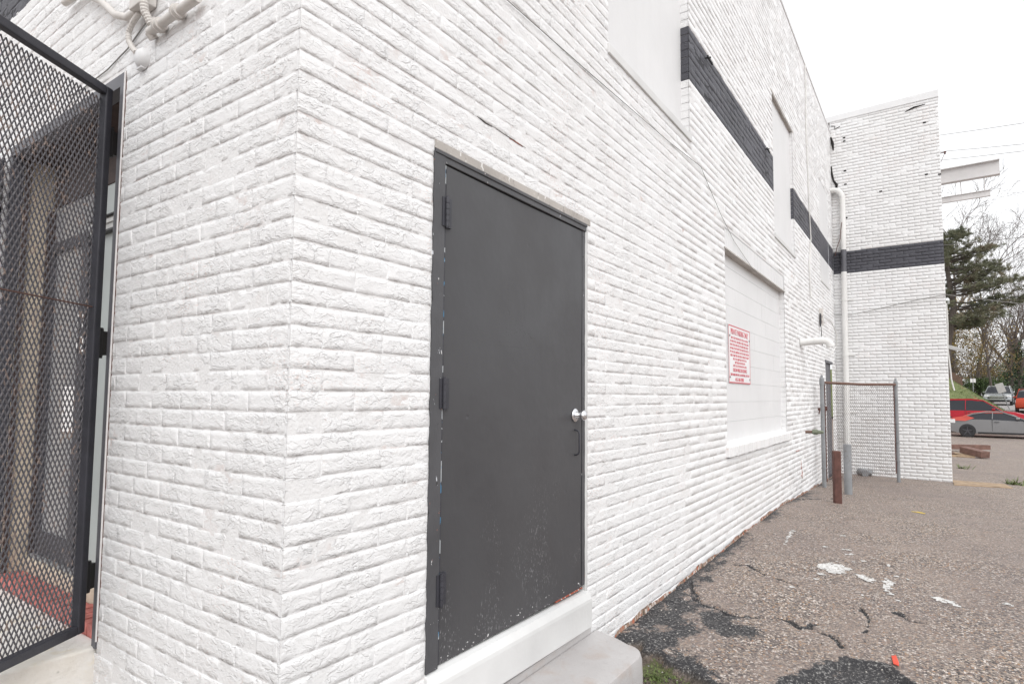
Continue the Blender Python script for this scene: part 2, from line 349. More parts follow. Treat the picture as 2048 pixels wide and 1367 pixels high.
def inside(X, Y, poly):
    r_ = np.zeros(X.shape, bool); n = len(poly)
    for i in range(n):
        x0, y0 = poly[i]; x1, y1 = poly[(i+1) % n]
        if y0 == y1: continue
        c = ((y0 > Y) != (y1 > Y)) & (X < (x1-x0)*(Y-y0)/(y1-y0)+x0); r_ ^= c
    return r_
def sdist(X, Y, poly):
    d = seg_dist(X, Y, list(poly)+[poly[0]]); return np.where(inside(X, Y, poly), -d, d)
_w = [(npr.uniform(-1, 1), npr.uniform(-1, 1), npr.uniform(0, 6.28)) for _ in range(60)]
def wobble(X, Y, f, n=10, o=0):
    s_ = np.zeros(np.shape(X))
    for a_, b_, p_ in _w[o:o+n]: s_ = s_ + np.sin(f*(a_*X+b_*Y)+p_)
    return s_/math.sqrt(n)
def grow(a, step, fac, end):
    out = []; x = a; s_ = step
    while abs(x-end) > 1e-6:
        x = x + s_ if end > a else x - s_
        if (x > end) == (end > a): x = end
        out.append(x); s_ *= fac
    return out
xs = np.array(sorted(grow(-.06, .2, 1.7, -400)) + list(np.arange(-.06, 2.25, .0135)) + list(np.arange(2.26, 3.6, .05)) + grow(3.6, .1, 1.18, 400))
ys = np.array(sorted(grow(1.55, .06, 1.35, -400)) + list(np.arange(1.55, 4.9, .0135)) + list(np.arange(4.91, 9, .035)) + list(np.arange(9.02, 13.2, .08)) + grow(13.2, .15, 1.08, 400))
def surf(X, Y, masks=False):
    Xw = X + .012*wobble(X, Y, 55, 8, 0) + .02*wobble(X, Y, 18, 8, 8); Yw = Y + .012*wobble(X, Y, 55, 8, 16) + .02*wobble(X, Y, 18, 8, 24)
    near = np.clip((11-Y)/3, 0, 1)*np.clip((Y+6)/3, 0, 1)
    Z = ground_h(X, Y) + near*(.006*wobble(X, Y, 2.2, 10, 30) + .0035*wobble(X, Y, 9, 10, 40))
    crk = np.zeros(X.shape)
    for k_, w_ in (('C1', .012), ('C2', .016), ('C3', .014), ('C5', .014), ('C6', .010), ('C7', .010), ('C8', .02), ('C9', .007)):
        crk = np.maximum(crk, np.clip(1.5-seg_dist(Xw, Yw, GP[k_])/w_, 0, 1))
    sdk = sdist(Xw, Yw, DARK); dk = np.clip(.5-sdk/.09, 0, 1)*np.clip(.72+.35*wobble(X, Y, 26, 10, 12), 0, 1)
    hole = np.clip(.5-sdist(Xw, Yw, HOLE)/.035, 0, 1)
    ed = GP['EDGE']; low = [(-.2, 2.0), (.15, 2.28)] + ed[1:] + [(1.3, -3), (-.2, -3)]
    dirt = np.clip(.5-sdist(Xw, Yw, low)/.03, 0, 1)
    wallz = np.exp(-np.clip(X, 0, 9)/.10)*((Y > 1.9) & (Y < 12.5))
    Z = Z - .022*crk - .026*hole - .045*dirt - .012*dk*np.clip(.5+.6*wobble(X, Y, 40, 10, 20), 0, 1) - .008*wallz
    if not masks: return Z
    edge = np.clip(1.6-seg_dist(Xw, Yw, ed)/.04, 0, 1)*.9 + np.clip(1.2-seg_dist(Xw, Yw, GP['C4'])/.05, 0, 1)*.9
    b_ = np.clip(np.maximum.reduce([crk*1.1, dk*.85, hole*.75, edge, .95*wallz*np.clip(.7+.6*wobble(X, Y, 5, 10, 5), 0, 1)]), 0, 1)*(1-dirt*.9)
    ms = dirt*np.clip(1.15-np.hypot(X-.33, Y-2.02)/.22, 0, 1)*np.clip(.6+.7*wobble(X, Y, 45, 10, 33), 0, 1)
    return Z, b_, dirt, ms
X, Y = np.meshgrid(xs, ys); Z, mb, md, mm = surf(X, Y, True)
nx, ny = len(xs), len(ys); idx = np.arange(nx*ny).reshape(ny, nx)
F = np.stack([idx[:-1, :-1], idx[:-1, 1:], idx[1:, 1:], idx[1:, :-1]], -1).reshape(-1, 4)
gm = np_mesh('parking_lot', np.stack([X, Y, Z], -1).reshape(-1, 3), F, True)
at_ = gm.color_attributes.new('mask', 'FLOAT_COLOR', 'POINT')
at_.data.foreach_set('color', np.stack([mb, md, mm, np.ones_like(mb)], -1).astype(np.float32).ravel())
ground = tag(link('parking_lot', gm, M['asphalt']), kind='structure')
def gz(x, y): return float(surf(np.array([[x]], float), np.array([[y]], float))[0, 0])

# paint patches, leaf and loose stones lie on the lot
PATCH = {
'W1': [(0.806, 4.366), (0.817, 4.505), (0.901, 4.598), (1.003, 4.533), (1.072, 4.471), (1.025, 4.32), (0.962, 4.242), (0.883, 4.297)],
'W2': [(1.054, 4.387), (1.163, 4.363), (1.245, 4.262), (1.226, 4.201), (1.156, 4.238)],
'W3': [(1.279, 4.32), (1.316, 4.381), (1.386, 4.296), (1.358, 4.181), (1.382, 4.004), (1.393, 3.952), (1.338, 3.951), (1.3, 4.07)],
'W4': [(1.578, 4.123), (1.639, 4.187), (1.697, 4.142), (1.78, 4.029), (1.75, 3.973), (1.68, 4.035), (1.608, 4.047)],
'W5': [(2.012, 4.304), (2.052, 4.355), (2.099, 4.266), (2.068, 4.221), (2.021, 4.214)],
'W6': [(0.437, 4.469), (0.439, 4.626), (0.439, 4.795), (0.462, 4.51), (0.464, 4.402)],
'W7': [(0.436, 4.925), (0.381, 5.586), (0.411, 5.75), (0.436, 5.418), (0.457, 4.975)],
'W8': [(0.955, 4.994), (0.991, 5.03), (1.035, 4.988), (0.981, 4.928)], 'W9': [(0.832, 5.73), (0.894, 5.784), (0.91, 5.722), (0.852, 5.671)]}
def patch(name, poly, mat_, lift, parent, grid=.016, edge=.012):
    P_ = np.array(poly); x0, y0 = P_.min(0)-.03; x1, y1 = P_.max(0)+.03
    gx = np.arange(x0, x1, grid); gy = np.arange(y0, y1, grid); A, B = np.meshgrid(gx, gy)
    keep = sdist(A+.01*wobble(A, B, 60, 8, 3)+.006*wobble(A, B, 140, 8, 13), B+.01*wobble(A, B, 60, 8, 23), poly) < edge*wobble(A, B, 90, 8, 40)
    Zp = surf(A, B)+lift; id_ = np.arange(A.size).reshape(A.shape)
    q = keep[:-1, :-1] & keep[1:, 1:] & keep[:-1, 1:] & keep[1:, :-1]
    F_ = np.stack([id_[:-1, :-1], id_[:-1, 1:], id_[1:, 1:], id_[1:, :-1]], -1)[q]
    if len(F_) == 0: return None
    used = np.unique(F_); rm = np.zeros(A.size, int); rm[used] = np.arange(len(used))
    V_ = np.stack([A, B, Zp], -1).reshape(-1, 3)[used]
    return link(name, np_mesh(name, V_, rm[F_], True), mat_, parent)
for k_, poly in PATCH.items(): patch('paint_patch', poly, M['white_mark'], .004, ground)
for i in range(16):
    cx, cy = npr.uniform(.7, 1.6), npr.uniform(3.6, 5.2); r_ = npr.uniform(.012, .03)
    patch('paint_speck', [(cx+r_*math.cos(a_)*npr.uniform(.6, 1.8), cy+r_*math.sin(a_)*1.2) for a_ in np.arange(0, 6.2, 1.05)], M['white_mark'], .004, ground, .008, .004)
patch('yellow_stripe', [(1.338, 8.034), (1.462, 8.13), (1.587, 7.983), (1.582, 7.86), (1.466, 7.952)], M['yellow_mark'], .004, ground, .03, .01)
lf = MB(); P_ = [(1.411, 2.847), (1.433, 2.86), (1.449, 2.788), (1.452, 2.735), (1.425, 2.753), (1.418, 2.80)]
lf.add([(x_, y_, gz(x_, y_)+.012+.004*(i % 2)) for i, (x_, y_) in enumerate(P_)] + [(x_, y_, gz(x_, y_)+.009+.004*(i % 2)) for i, (x_, y_) in enumerate(P_)],
       [tuple(range(6)), tuple(range(11, 5, -1))] + [(i, (i+1) % 6, 6+(i+1) % 6, 6+i) for i in range(6)])
tag(lf.build('fallen_leaf', M['red_leaf']), 'small red leaf lying on the cracked asphalt', 'leaf')
st = MB()
def stone(mb_, c, r_):
    ph = npr.uniform(0, 6.28, 3); vs = []
    for a_ in ((1, 0, 0), (-1, 0, 0), (0, 1, 0), (0, -1, 0), (0, 0, 1), (0, 0, -1)):
        v = np.array(a_)*r_*npr.uniform(.6, 1.25)*np.array((1, 1, .65)); c_, s_ = math.cos(ph[0]), math.sin(ph[0])
        vs.append((c[0]+c_*v[0]-s_*v[1], c[1]+s_*v[0]+c_*v[1], c[2]+v[2]))
    mb_.add(vs, [(0, 2, 4), (2, 1, 4), (1, 3, 4), (3, 0, 4), (2, 0, 5), (1, 2, 5), (3, 1, 5), (0, 3, 5)], npr.randint(3))
for i in range(700):
    x_, y_ = npr.uniform(.0, 1.6), npr.uniform(1.9, 4.4)
    A_, B_ = np.array([[x_]]), np.array([[y_]])
    if min(sdist(A_, B_, DARK)[0, 0], sdist(A_, B_, HOLE)[0, 0], seg_dist(A_, B_, GP['C2'])[0, 0]-.03) > .03 and rnd.random() > .12: continue
    stone(st, (x_, y_, gz(x_, y_)+.002), npr.uniform(.003, .009))
M['peb1'] = simple('grey_pebble', (.25, .24, .235), .7); M['peb2'] = simple('dark_pebble', (.05, .05, .052), .7); M['peb3'] = simple('pale_pebble', (.5, .47, .43), .7)
tag(st.build('loose_gravel', [M['peb1'], M['peb2'], M['peb3']]), 'loose gravel scattered over the broken dark asphalt by the wall', 'gravel', kind='stuff')
wd = MB()
for i in range(420):
    a_ = npr.uniform(0, 6.28); r_ = abs(npr.normal(0, .12)); x_, y_ = .36+r_*math.cos(a_), 2.0+r_*math.sin(a_)*.8
    if x_ < .30 or float(sdist(np.array([[x_]]), np.array([[y_]]), [(-.2, 2.0), (.15, 2.28)] + GP['EDGE'][1:] + [(1.3, -3), (-.2, -3)])[0, 0]) > -.01: continue
    z_ = gz(x_, y_); l_ = npr.uniform(.006, .016); b_ = npr.uniform(0, 6.28); d_ = np.array((math.cos(b_), math.sin(b_), npr.uniform(.2, 1.2)))*l_; s_ = np.array((-math.sin(b_), math.cos(b_), 0))*l_*.4
    p_ = np.array((x_, y_, z_)); wd.add([p_, p_+d_*.5+s_, p_+d_, p_+d_*.5-s_], [(0, 1, 2, 3)])
tag(wd.build('weeds', M['weed']), 'low green moss and weeds in the dirt beside the step', 'weeds', kind='stuff')

# ------------------------------------------------------------------ brickwork
CH, BH, E_, JD, HJ, HJD = .0677, .0634, .0014, .0014, .004, .0005
Z0 = 2.2792 - 60*CH                           # a bed joint; courses are counted from here
class Wall:
    # origin + u*U (along the wall), height z, outward N
    def __init__(s, U, N, off, L, zb, zt, module, openings, band=(4.22, 4.69), seed=1):
        s.U, s.N, s.off, s.L, s.zb, s.zt, s.mod, s.op, s.band = np.array(U, float), np.array(N, float), np.array(off, float), L, zb, zt, module, openings, band
        s.r = random.Random(seed); s.bricks = []; s.jd, s.hjd, s.amp, s.fill = JD, HJD, 1.0, .13
        k0 = int(math.floor((zb-Z0)/CH)); k1 = int(math.ceil((zt-Z0)/CH))
        for k in range(k0, k1):
            z = Z0 + k*CH + .001; zt_ = zt(0) if callable(zt) else zt
            if z > zt_ - .03: break
            cuts = [(a, b) for (a, b, c, d, *_) in openings if z+BH*.5 > c and z+BH*.5 < d]
            ends = [0.0] + sorted(cuts and [x for ab in cuts for x in ab] or []) + [L]
            spans = [(ends[i], ends[i+1]) for i in range(0, len(ends), 2)]
            ph = (.5 if k % 2 else 0)*module + s.r.uniform(-.012, .012)
            for a, b in spans:
                j = math.floor((a-ph)/module)+1; us = [a]
                while ph + j*module < b - .03:
                    u = ph + j*module + s.r.uniform(-.006, .006)
                    if u - us[-1] > .03: us.append(u)
                    j += 1
                us.append(b)
                for u0, u1 in zip(us[:-1], us[1:]):
                    s.bricks.append((u0, u1, z, 1 if band and band[0] <= z+BH/2 <= band[1] else 0))
    def P(s, u, n, z): return s.off + u*s.U + n*s.N + np.array((0, 0, z))
    def area(s, b):
        c = s.P((b[0]+b[1])/2, 0, b[2]+BH/2); a = np.array([project(s.P(*q)) for q in ((b[0], 0, b[2]), (b[1], 0, b[2]), (b[1], 0, b[2]+BH), (b[0], 0, b[2]+BH))])
        if a[:, 2].min() < .2: return 0
        x, y = a[:, 0].mean(), a[:, 1].mean()
        if not (-20 < x < 2068 and -20 < y < 1387): return 0
        X_, Y_ = a[:, 0], a[:, 1]; return abs(sum(X_[i]*Y_[(i+1) % 4]-X_[(i+1) % 4]*Y_[i] for i in range(4)))/2
    def grid(s, L, nu, nw, amp, rs):
        N_ = len(L); iu = np.linspace(0, 1, nu+1); iw = np.linspace(0, 1, nw+1)
        u = np.concatenate([np.zeros((N_, 1)), E_ + iu[None]*(L[:, None]-HJ-2*E_), (L-HJ)[:, None], L[:, None]], 1)
        w = np.concatenate([[0], E_ + iw*(BH-2*E_), [BH]])
        nU, nW = u.shape[1], len(w); h = rs.normal(0, 1, (N_, nU, nW))
        if nu > 3:
            h = (h + np.roll(h, 1, 1)*.9 + np.roll(h, -1, 1)*.9)/1.7; h = np.tanh(h*1.2)
        h = h*amp*s.amp + s.amp*(rs.normal(0, .0005, (N_, 1, 1)) + (np.linspace(-1, 1, nU)[None, :, None])*rs.normal(0, .0005, (N_, 1, 1)) + (np.linspace(-1, 1, nW)[None, None, :])*rs.normal(0, .0007, (N_, 1, 1)))
        jit = rs.normal(0, .0011, (N_, nU, 2))
        h[:, 0, :] = -s.hjd; h[:, -2:, :] = -s.hjd; fl = (rs.rand(N_, 1) < s.fill); h[:, :, 0] = np.where(fl, -.0007, -s.jd-.0010); h[:, :, -1] = -s.jd-.0008
        W_ = np.repeat(np.repeat(w[None, None], N_, 0), nU, 1); W_[:, :, 0] -= fl*.0043; W_[:, :, 1] += jit[..., 0]; W_[:, :, -2] += jit[..., 1]
        U_ = np.repeat(u[:, :, None], nW, 2)
        id_ = np.arange(nU*nW).reshape(nU, nW); F_ = np.stack([id_[:-1, :-1], id_[1:, :-1], id_[1:, 1:], id_[:-1, 1:]], -1).reshape(-1, 4)
        if np.dot(np.cross(s.U, (0, 0, 1)), s.N) < 0: F_ = F_[:, ::-1]
        V_ = U_[..., None]*s.U + h[..., None]*s.N + W_[..., None]*np.array((0, 0, 1.0))
        I_, J_ = np.meshgrid(np.arange(nU-1), np.arange(nW-1), indexing='ij'); s.ring = ((I_ == 0) | (I_ >= nU-3) | (J_ == 0) | (J_ == nW-2)).reshape(-1)
        return V_.reshape(N_, -1, 3), F_
def lay_bricks(walls, parents, mats, nfirst, field_parent):
    allb = [(w.area(b), wi, b) for wi, w in enumerate(walls) for b in w.bricks]; allb.sort(key=lambda q: -q[0])
    rs = np.random.RandomState(5); cache = {}; count = 0; Vs, Fs, Ms, Ss = [], [], [], []; base = 0; rest = []
    for i, (ar, wi, b) in enumerate(allb):
        w = walls[wi]; L = b[1]-b[0]
        if i < nfirst and ar > 0:
            key = (wi, round(L*25), b[3]); var = rnd.randrange(10)
            Lr = key[1]/25 if abs(L-round(L*25)/25) < .004 else None
            kk = (wi, round(L, 3), b[3], 0) if Lr is None else (wi, key[1], b[3], var)
            if kk not in cache:
                V_, F_ = w.grid(np.array([L]), 11 if ar > 300 else 5, 4 if ar > 300 else 2, .0014, rs); cache[kk] = np_mesh('brick', V_[0], F_, ~w.ring)
                cache[kk].materials.append(mats[b[3]])
            link('brick', cache[kk], None, parents[wi], w.P(b[0], 0, b[2]))
        else: rest.append((ar, wi, b))
    for lo, hi, nu, nw, amp in ((350, 1e9, 11, 4, .0014), (90, 350, 5, 2, .0011), (20, 90, 3, 1, .0008), (-1, 20, 1, 1, .0006)):
        for wi, w in enumerate(walls):
            bs = [b for ar, k, b in rest if k == wi and lo < ar <= hi]
            if not bs: continue
            A_ = np.array(bs); V_, F_ = w.grid(A_[:, 1]-A_[:, 0], nu, nw, amp, rs)
            V_ = V_ + (w.off + A_[:, :1]*w.U + np.array((0, 0, 1.0))*A_[:, 2:3])[:, None]
            n = V_.shape[1]; off = (np.arange(len(bs))*n)[:, None, None] + base
            Vs.append(V_.reshape(-1, 3)); Fs.append((F_[None]+off).reshape(-1, 4)); Ms.append(np.repeat(A_[:, 3].astype(int), len(F_))); Ss.append(np.tile(~w.ring, len(bs))); base += len(bs)*n
    o = link('brickwork', np_mesh('brickwork', np.concatenate(Vs), np.concatenate(Fs), np.concatenate(Ss), np.concatenate(Ms)), mats, field_parent)
    o['kind'] = 'stuff'; return o
def mortar_sheet(name, w, mats, parent):
    us = sorted({0.0, w.L} | {x for o in w.op for x in o[:2]}); zs = sorted({w.zb, w.zt} | {x for o in w.op for x in o[2:4]} | set(w.band or ()))
    mb_ = MB()
    for a, b in zip(us[:-1], us[1:]):
        for c, d in zip(zs[:-1], zs[1:]):
            uc, zc = (a+b)/2, (c+d)/2
            if any(o[0] < uc < o[1] and o[2] < zc < o[3] for o in w.op): continue
            mi = 1 if w.band and w.band[0] < zc < w.band[1] else 0
            mb_.add([w.P(a, -w.jd, c), w.P(b, -w.jd, c), w.P(b, -w.jd, d), w.P(a, -w.jd, d)], [(0, 1, 2, 3)], mi)
            mb_.add([w.P(a, -.11, c), w.P(b, -.11, c), w.P(b, -.11, d), w.P(a, -.11, d)], [(3, 2, 1, 0)], mi)
    o = mb_.build(name, mats, parent); return o
def course(z): return Z0 + round((z-Z0)/CH)*CH
BAND = (course(4.23), course(4.23)+7*CH)
building = empty('brick_building', (0, 0, 0), 0, 'white painted brick building with grey steel door and charcoal band', 'building')
DOOR = (.613, 1.895, .18, 2.53)
WIN1 = (2.175, 3.70, course(3.76), 6.3); WIN2 = (7.02, 8.42, course(3.72), 5.60); WIN3 = (4.70, 7.56, 1.075, 2.99); WIN4 = (11.05, 12.2, course(3.74), 5.75)
REAR = (11.35, 12.25, -.2, 2.22)
SIDE_T, FRONT_T, SIDE_L, YA = 7.31, 4.8, 12.9, 12.9
side = Wall((0, 1, 0), (1, 0, 0), (0, 0, 0), SIDE_L, -.25, SIDE_T, .25, [DOOR, WIN1, WIN2, (WIN3[0], WIN3[1], .93, 3.20), WIN4, REAR], BAND, 3)
OPEN = (1.268, 2.74, .45, 2.93)
front = Wall((-1, 0, 0), (0, -1, 0), (-.0125, 0, 0), 4.2, -.1, FRONT_T, .222, [(OPEN[0]-.0125, OPEN[1]-.0125, OPEN[2], OPEN[3])], (3.78, 5.0), 4)
w_side = mortar_sheet('side_wall', side, [M['mortar'], M['mortar_band']], building)
w_front = mortar_sheet('front_wall', front, [M['mortar'], M['mortar_band']], building)
lay_bricks([side, front], [w_side, w_front], [M['white'], M['band']], 300, building)
# brick returns at the far jambs of the openings, corner return, soldier course over the low window
for y1, z0, z1, dep in ((WIN1[1], WIN1[2], 6.3, .085), (WIN2[1], WIN2[2], WIN2[3], .055), (WIN3[1], WIN3[2], WIN3[3], .08)):
    rv = MB(); k = int(math.ceil((z0-Z0)/CH-.3))
    while Z0+k*CH+BH < z1+.02:
        z = Z0+k*CH; j = npr.uniform(-.002, .002); rv.box(-dep-.05, -.0042, y1+j, y1+.07, z+.001, z+BH, 1 if BAND[0] <= z+BH/2 <= BAND[1] else 0); k += 1
    rv.box(-dep-.05, -.011, y1+.007, y1+.08, z0, z1, 2)
    rv.build('window_jamb', [M['white'], M['band'], M['mortar']], building)
sl = MB()
y = WIN3[0]-.0
while y < WIN3[1]-.03:
    j = npr.uniform(-.0015, .0015); sl.box(-.03, j, y+.004, y+.0637, WIN3[3]+.012, 3.19); y += .0677
sl.box(-.05, -.006, WIN3[0], WIN3[1], WIN3[3]+.006, 3.2, 1)
sl.build('soldier_course', [M['panel'], M['mortar']], building, bevel=.003)

# corner strip of the front wall: side bricks show their ends
ce = MB(); k = int(math.floor((-.1-Z0)/CH))
while Z0+k*CH < FRONT_T+2: 
    z = Z0+k*CH+.001; ce.box(-.0123, -JD-.0005, -.0006+npr.uniform(-.0005, .0003), .02, z+.001, z+BH-.001, 1 if BAND[0] <= z+BH/2 <= BAND[1] else 0); k += 1
ce.box(-.0122, -JD-.0011, JD+.0011, .02, -.1, SIDE_T-.05, 0)
ce.build('corner_brick_end', [M['white'], M['band']], building)
# upper part of front wall and parapet coping
cp = MB(); cp.box(-.32, .012, 0, SIDE_L-.005, SIDE_T-.006, SIDE_T+.05); cp.build('coping', M['panel'], building, bevel=.006)
for i in range(26):
    pass
up = MB(); up.box(-4.2, -.0125, .001, .11, FRONT_T, SIDE_T); up.build('upper_front_wall', M['white'], building)

# door
door = tag(empty('door', (0, .682, .465), 0, parent=building), 'dark grey painted steel door with scuffed lower half')
def child(mb_, name, mats, parent, **k):
    o = mb_.build(name, mats, parent, **k)
    if parent is not None:
        w_ = Matrix.Identity(4); p_ = parent
        while p_ is not None: w_ = Matrix.Translation(p_.location) @ Matrix.Rotation(p_.rotation_euler[2], 4, 'Z') @ w_; p_ = p_.parent
        o.data.transform(w_.inverted())
    return o
lfm = MB(); y0, y1, z0, z1 = .690, 1.832, .468, 2.468
ny_, nz_ = 24, 40; vs = []; fs = []
for i in range(nz_+1):
    for j in range(ny_+1):
        yy, zz_ = y0+(y1-y0)*j/ny_, z0+(z1-z0)*i/nz_
        vs.append((-.004 + .0022*math.sin(yy*5+zz_*2.1)+.0014*math.sin(zz_*7-yy*4), yy, zz_))
for i in range(nz_):
    for j in range(ny_):
        a = i*(ny_+1)+j; fs.append((a, a+1, a+ny_+2, a+ny_+1))
lfm.add(vs, fs); lfm.box(-.055, -.0085, y0, y1, z0, z1)
child(lfm, 'door_leaf', M['door'], door, smooth=True)
fr = MB()
def wavy_jamb(mb_, ya, yb, z0, z1, xf, amp, side_):
    n = 44
    for i in range(n):
        za, zb = z0+(z1-z0)*i/n, z0+(z1-z0)*(i+1)/n
        wa, wb = amp*math.sin(za*37)+amp*.7*math.sin(za*83+1), amp*math.sin(zb*37)+amp*.7*math.sin(zb*83+1)
        if side_ < 0: q = [(ya+wa, za), (yb, za), (yb, zb), (ya+wb, zb)]
        else: q = [(ya, za), (yb+wa, za), (yb+wb, zb), (ya, zb)]
        mb_.add([(xf, a, b) for a, b in q] + [(-.06, a, b) for a, b in q], [(0, 1, 2, 3), (7, 6, 5, 4), (0, 4, 5, 1), (1, 5, 6, 2), (2, 6, 7, 3), (3, 7, 4, 0)])
wavy_jamb(fr, .612, .676, .462, 2.505, .006, .0028, -1)
child(fr, 'door_frame', M['frame'], door)
fr = MB(); fr.box(-.03, .002, .634, .642, .48, 2.49); child(fr, 'frame_stop', M['frame'], door)
fr = MB(); wavy_jamb(fr, 1.842, 1.872, .475, 2.49, -.004, .0018, 1); child(fr, 'door_frame', M['frame'], door)
fr = MB(); fr.box(-.06, .0045, .620, 1.878, 2.474, 2.512); fr.box(-.05, .010, .616, 1.88, 2.500, 2.516); child(fr, 'frame_head', M['frame'], door, bevel=.003)
g_ = MB(); g_.box(-.055, -.002, .6768, .6895, .47, 2.47); child(g_, 'hinge_gap', M['blue_edge'], door)
g_ = MB(); g_.box(-.07, -.03, .66, 1.87, .45, 2.49); child(g_, 'gap_shadow', M['gap'], door)
g_ = MB(); g_.box(-.02, .001, 1.56, 1.838, .4625, .4672); child(g_, 'bottom_edge', M['rust_edge'], door)
li = MB(); li.box(-.06, .004, .618, 1.925, 2.519, 2.556); child(li, 'lintel', M['lintel'], door, bevel=.002)
for zc in (2.27, 1.53, .76):
    hg = MB(); hg.box(-.006, .0075, .694, .716, zc-.062, zc+.062); hg.box(-.006, .0095, .660, .674, zc-.06, zc+.06)
    for q in range(5): hg.tube([(.012, .684, zc-.06+q*.0245), (.012, .684, zc-.06+q*.0245+.0225)], .0092, 10)
    hg.tube([(.012, .684, zc-.066), (.012, .684, zc+.066)], .007, 8)
    child(hg, 'hinge', M['dark_steel'], door)
kb = MB(); kc = (-.003, 1.757, 1.418)
kb.lathe(kc, (1, 0, 0), [(0, .0), (0, .036), (.004, .0365), (.009, .031), (.011, .02), (.03, .0115), (.036, .015), (.042, .024), (.052, .0285), (.062, .027), (.069, .019), (.0705, .0)], 28)
kb.box(.0668, .0682, 1.7555, 1.7585, 1.412, 1.424, 0)
child(kb, 'door_knob', M['chrome'], door, smooth=True)
hd = MB(); yh, zt_, zb_ = 1.757, 1.338, 1.200
hd.box(-.014, -.006, yh-.009, yh+.009, zt_-.016, zt_+.028); hd.box(-.014, -.006, yh-.009, yh+.009, zb_-.028, zb_+.014)
hd.tube([(-.008, yh, zt_), (.008, yh, zt_-.002), (.020, yh, zt_-.008), (.026, yh, zt_-.022), (.026, yh, zb_+.022), (.020, yh, zb_+.008), (.008, yh, zb_+.002), (-.008, yh, zb_)], .005, 8)
child(hd, 'pull_handle', M['dark_steel'], door, smooth=True)
pl_ = MB()                                                   # ghost of a removed plate and rivets under the paint
for a_ in range(13):
    z_ = .60+a_*.155; pl_.lathe((-.006, 1.853, z_+.02*math.sin(a_*3)), (1, 0, 0), [(0, .004), (.004, .0035), (.005, 0)], 8)
child(pl_, 'rivet', M['frame'], door)
gh = MB(); oy, oz = 1.197, 1.965
pts = [(oy-.06, oz+.085), (oy-.03, oz+.095), (oy, oz+.085), (oy+.02, oz+.092), (oy+.06, oz+.07), (oy+.066, oz), (oy+.065, oz-.075), (oy, oz-.085), (oy-.05, oz-.07), (oy-.068, oz-.04), (oy-.066, oz+.04), (oy-.06, oz+.085)]
gh.tube([(-.0044+.0022*math.sin(a*5+b*2.1)+.0014*math.sin(b*7-a*4), a, b) for a, b in pts], .0007, 6, False)
gh.tube([(-.0044+.0022*math.sin(a*5+b*2.1)+.0014*math.sin(b*7-a*4), a, b) for a, b in [(oy-.16+.03*i, oz-.21-.0*i) for i in range(11)]], .0008, 6, False)
for i in range(26):
    a, b = oy-.14+npr.uniform(0, .28), oz-.10-npr.uniform(0, .10); gh.lathe((-.0048+.0022*math.sin(a*5+b*2.1)+.0014*math.sin(b*7-a*4), a, b), (1, 0, 0), [(0, .003), (.0015, .002), (.002, 0)], 6)
child(gh, 'old_plate_mark', M['door'], door)
ps_ = MB(); wavy_jamb(ps_, 1.8745, 1.8955, .44, 2.515, -.0025, .0012, -1); child(ps_, 'plaster_edge', M['concrete'], door)
db = MB(); n_ = 150
for i in range(n_):
    ya, yb = 1.97+i*(12.88-1.97)/n_, 1.97+(i+1)*(12.88-1.97)/n_; za, zb = gz(.02, ya), gz(.02, yb)
    ta, tb = .022+.012*math.sin(ya*5.3)+.008*math.sin(ya*17), .022+.012*math.sin(yb*5.3)+.008*math.sin(yb*17)
    db.add([(.0035, ya, za+ta), (.0035, yb, zb+tb), (.012, yb, zb-.03), (.012, ya, za-.03)], [(0, 1, 2, 3)])
db.build('dirty_footing', chipped('dirty_footing', (.30, .20, .15), [(.62, .56, .52), (.10, .08, .06), (.42, .14, .08)], .50, .9), building)
sil = MB(); prof = [(-.12, .462), (-.014, .462), (.012, .452), (.03, .42), (.032, .405), (.030, .262), (-.12, .245)]
sil.add([(x_, .609, z_) for x_, z_ in prof] + [(x_, 1.897, z_-.02) for x_, z_ in prof],
        [tuple(range(6, -1, -1)), tuple(range(7, 14))] + [(i, (i+1) % 7, 7+(i+1) % 7, 7+i) for i in range(7)])
tag(sil.build('door_sill', M['concrete'], building, bevel=.006), 'white painted concrete sill under the door')
us = MB(); us.box(-.11, .008, .5, 1.93, .1, .232); us.build('sill_bed', M['step'], building, bevel=.006)

# concrete step
sp_ = MB(); outline = []
for q in [(.012, .25), (.362, .25), (.362, 1.80)]: outline.append(q)
for a_ in np.linspace(0, math.pi/2, 8)[1:]: outline.append((.242+.12*math.cos(a_), 1.80+.12*math.sin(a_)))
outline += [(.16, 1.955), (.012, 2.0)]
n = len(outline); vs = []; 
cx, cy = .19, 1.1
for s_, z_ in ((1.01, -.05), (1.0, .10), (.985, .165), (.95, .188), (.90, .193)):
    vs += [((cx+(x_-cx)*(s_ if x_ > .1 else 1)), cy+(y_-cy)*(1-(1-s_)*.25), z_+(.004*math.sin(7*y_) if z_ > .1 else 0)) for x_, y_ in outline]
fs = [(k*n+i, k*n+(i+1) % n, (k+1)*n+(i+1) % n, (k+1)*n+i) for k in range(4) for i in range(n)] + [tuple(range(4*n, 5*n))]
sp_.add(vs, fs); step = sp_.build('concrete_step', M['step'], None, smooth=True)
tag(step, 'worn grey white concrete step with rounded corner below the door', 'step')

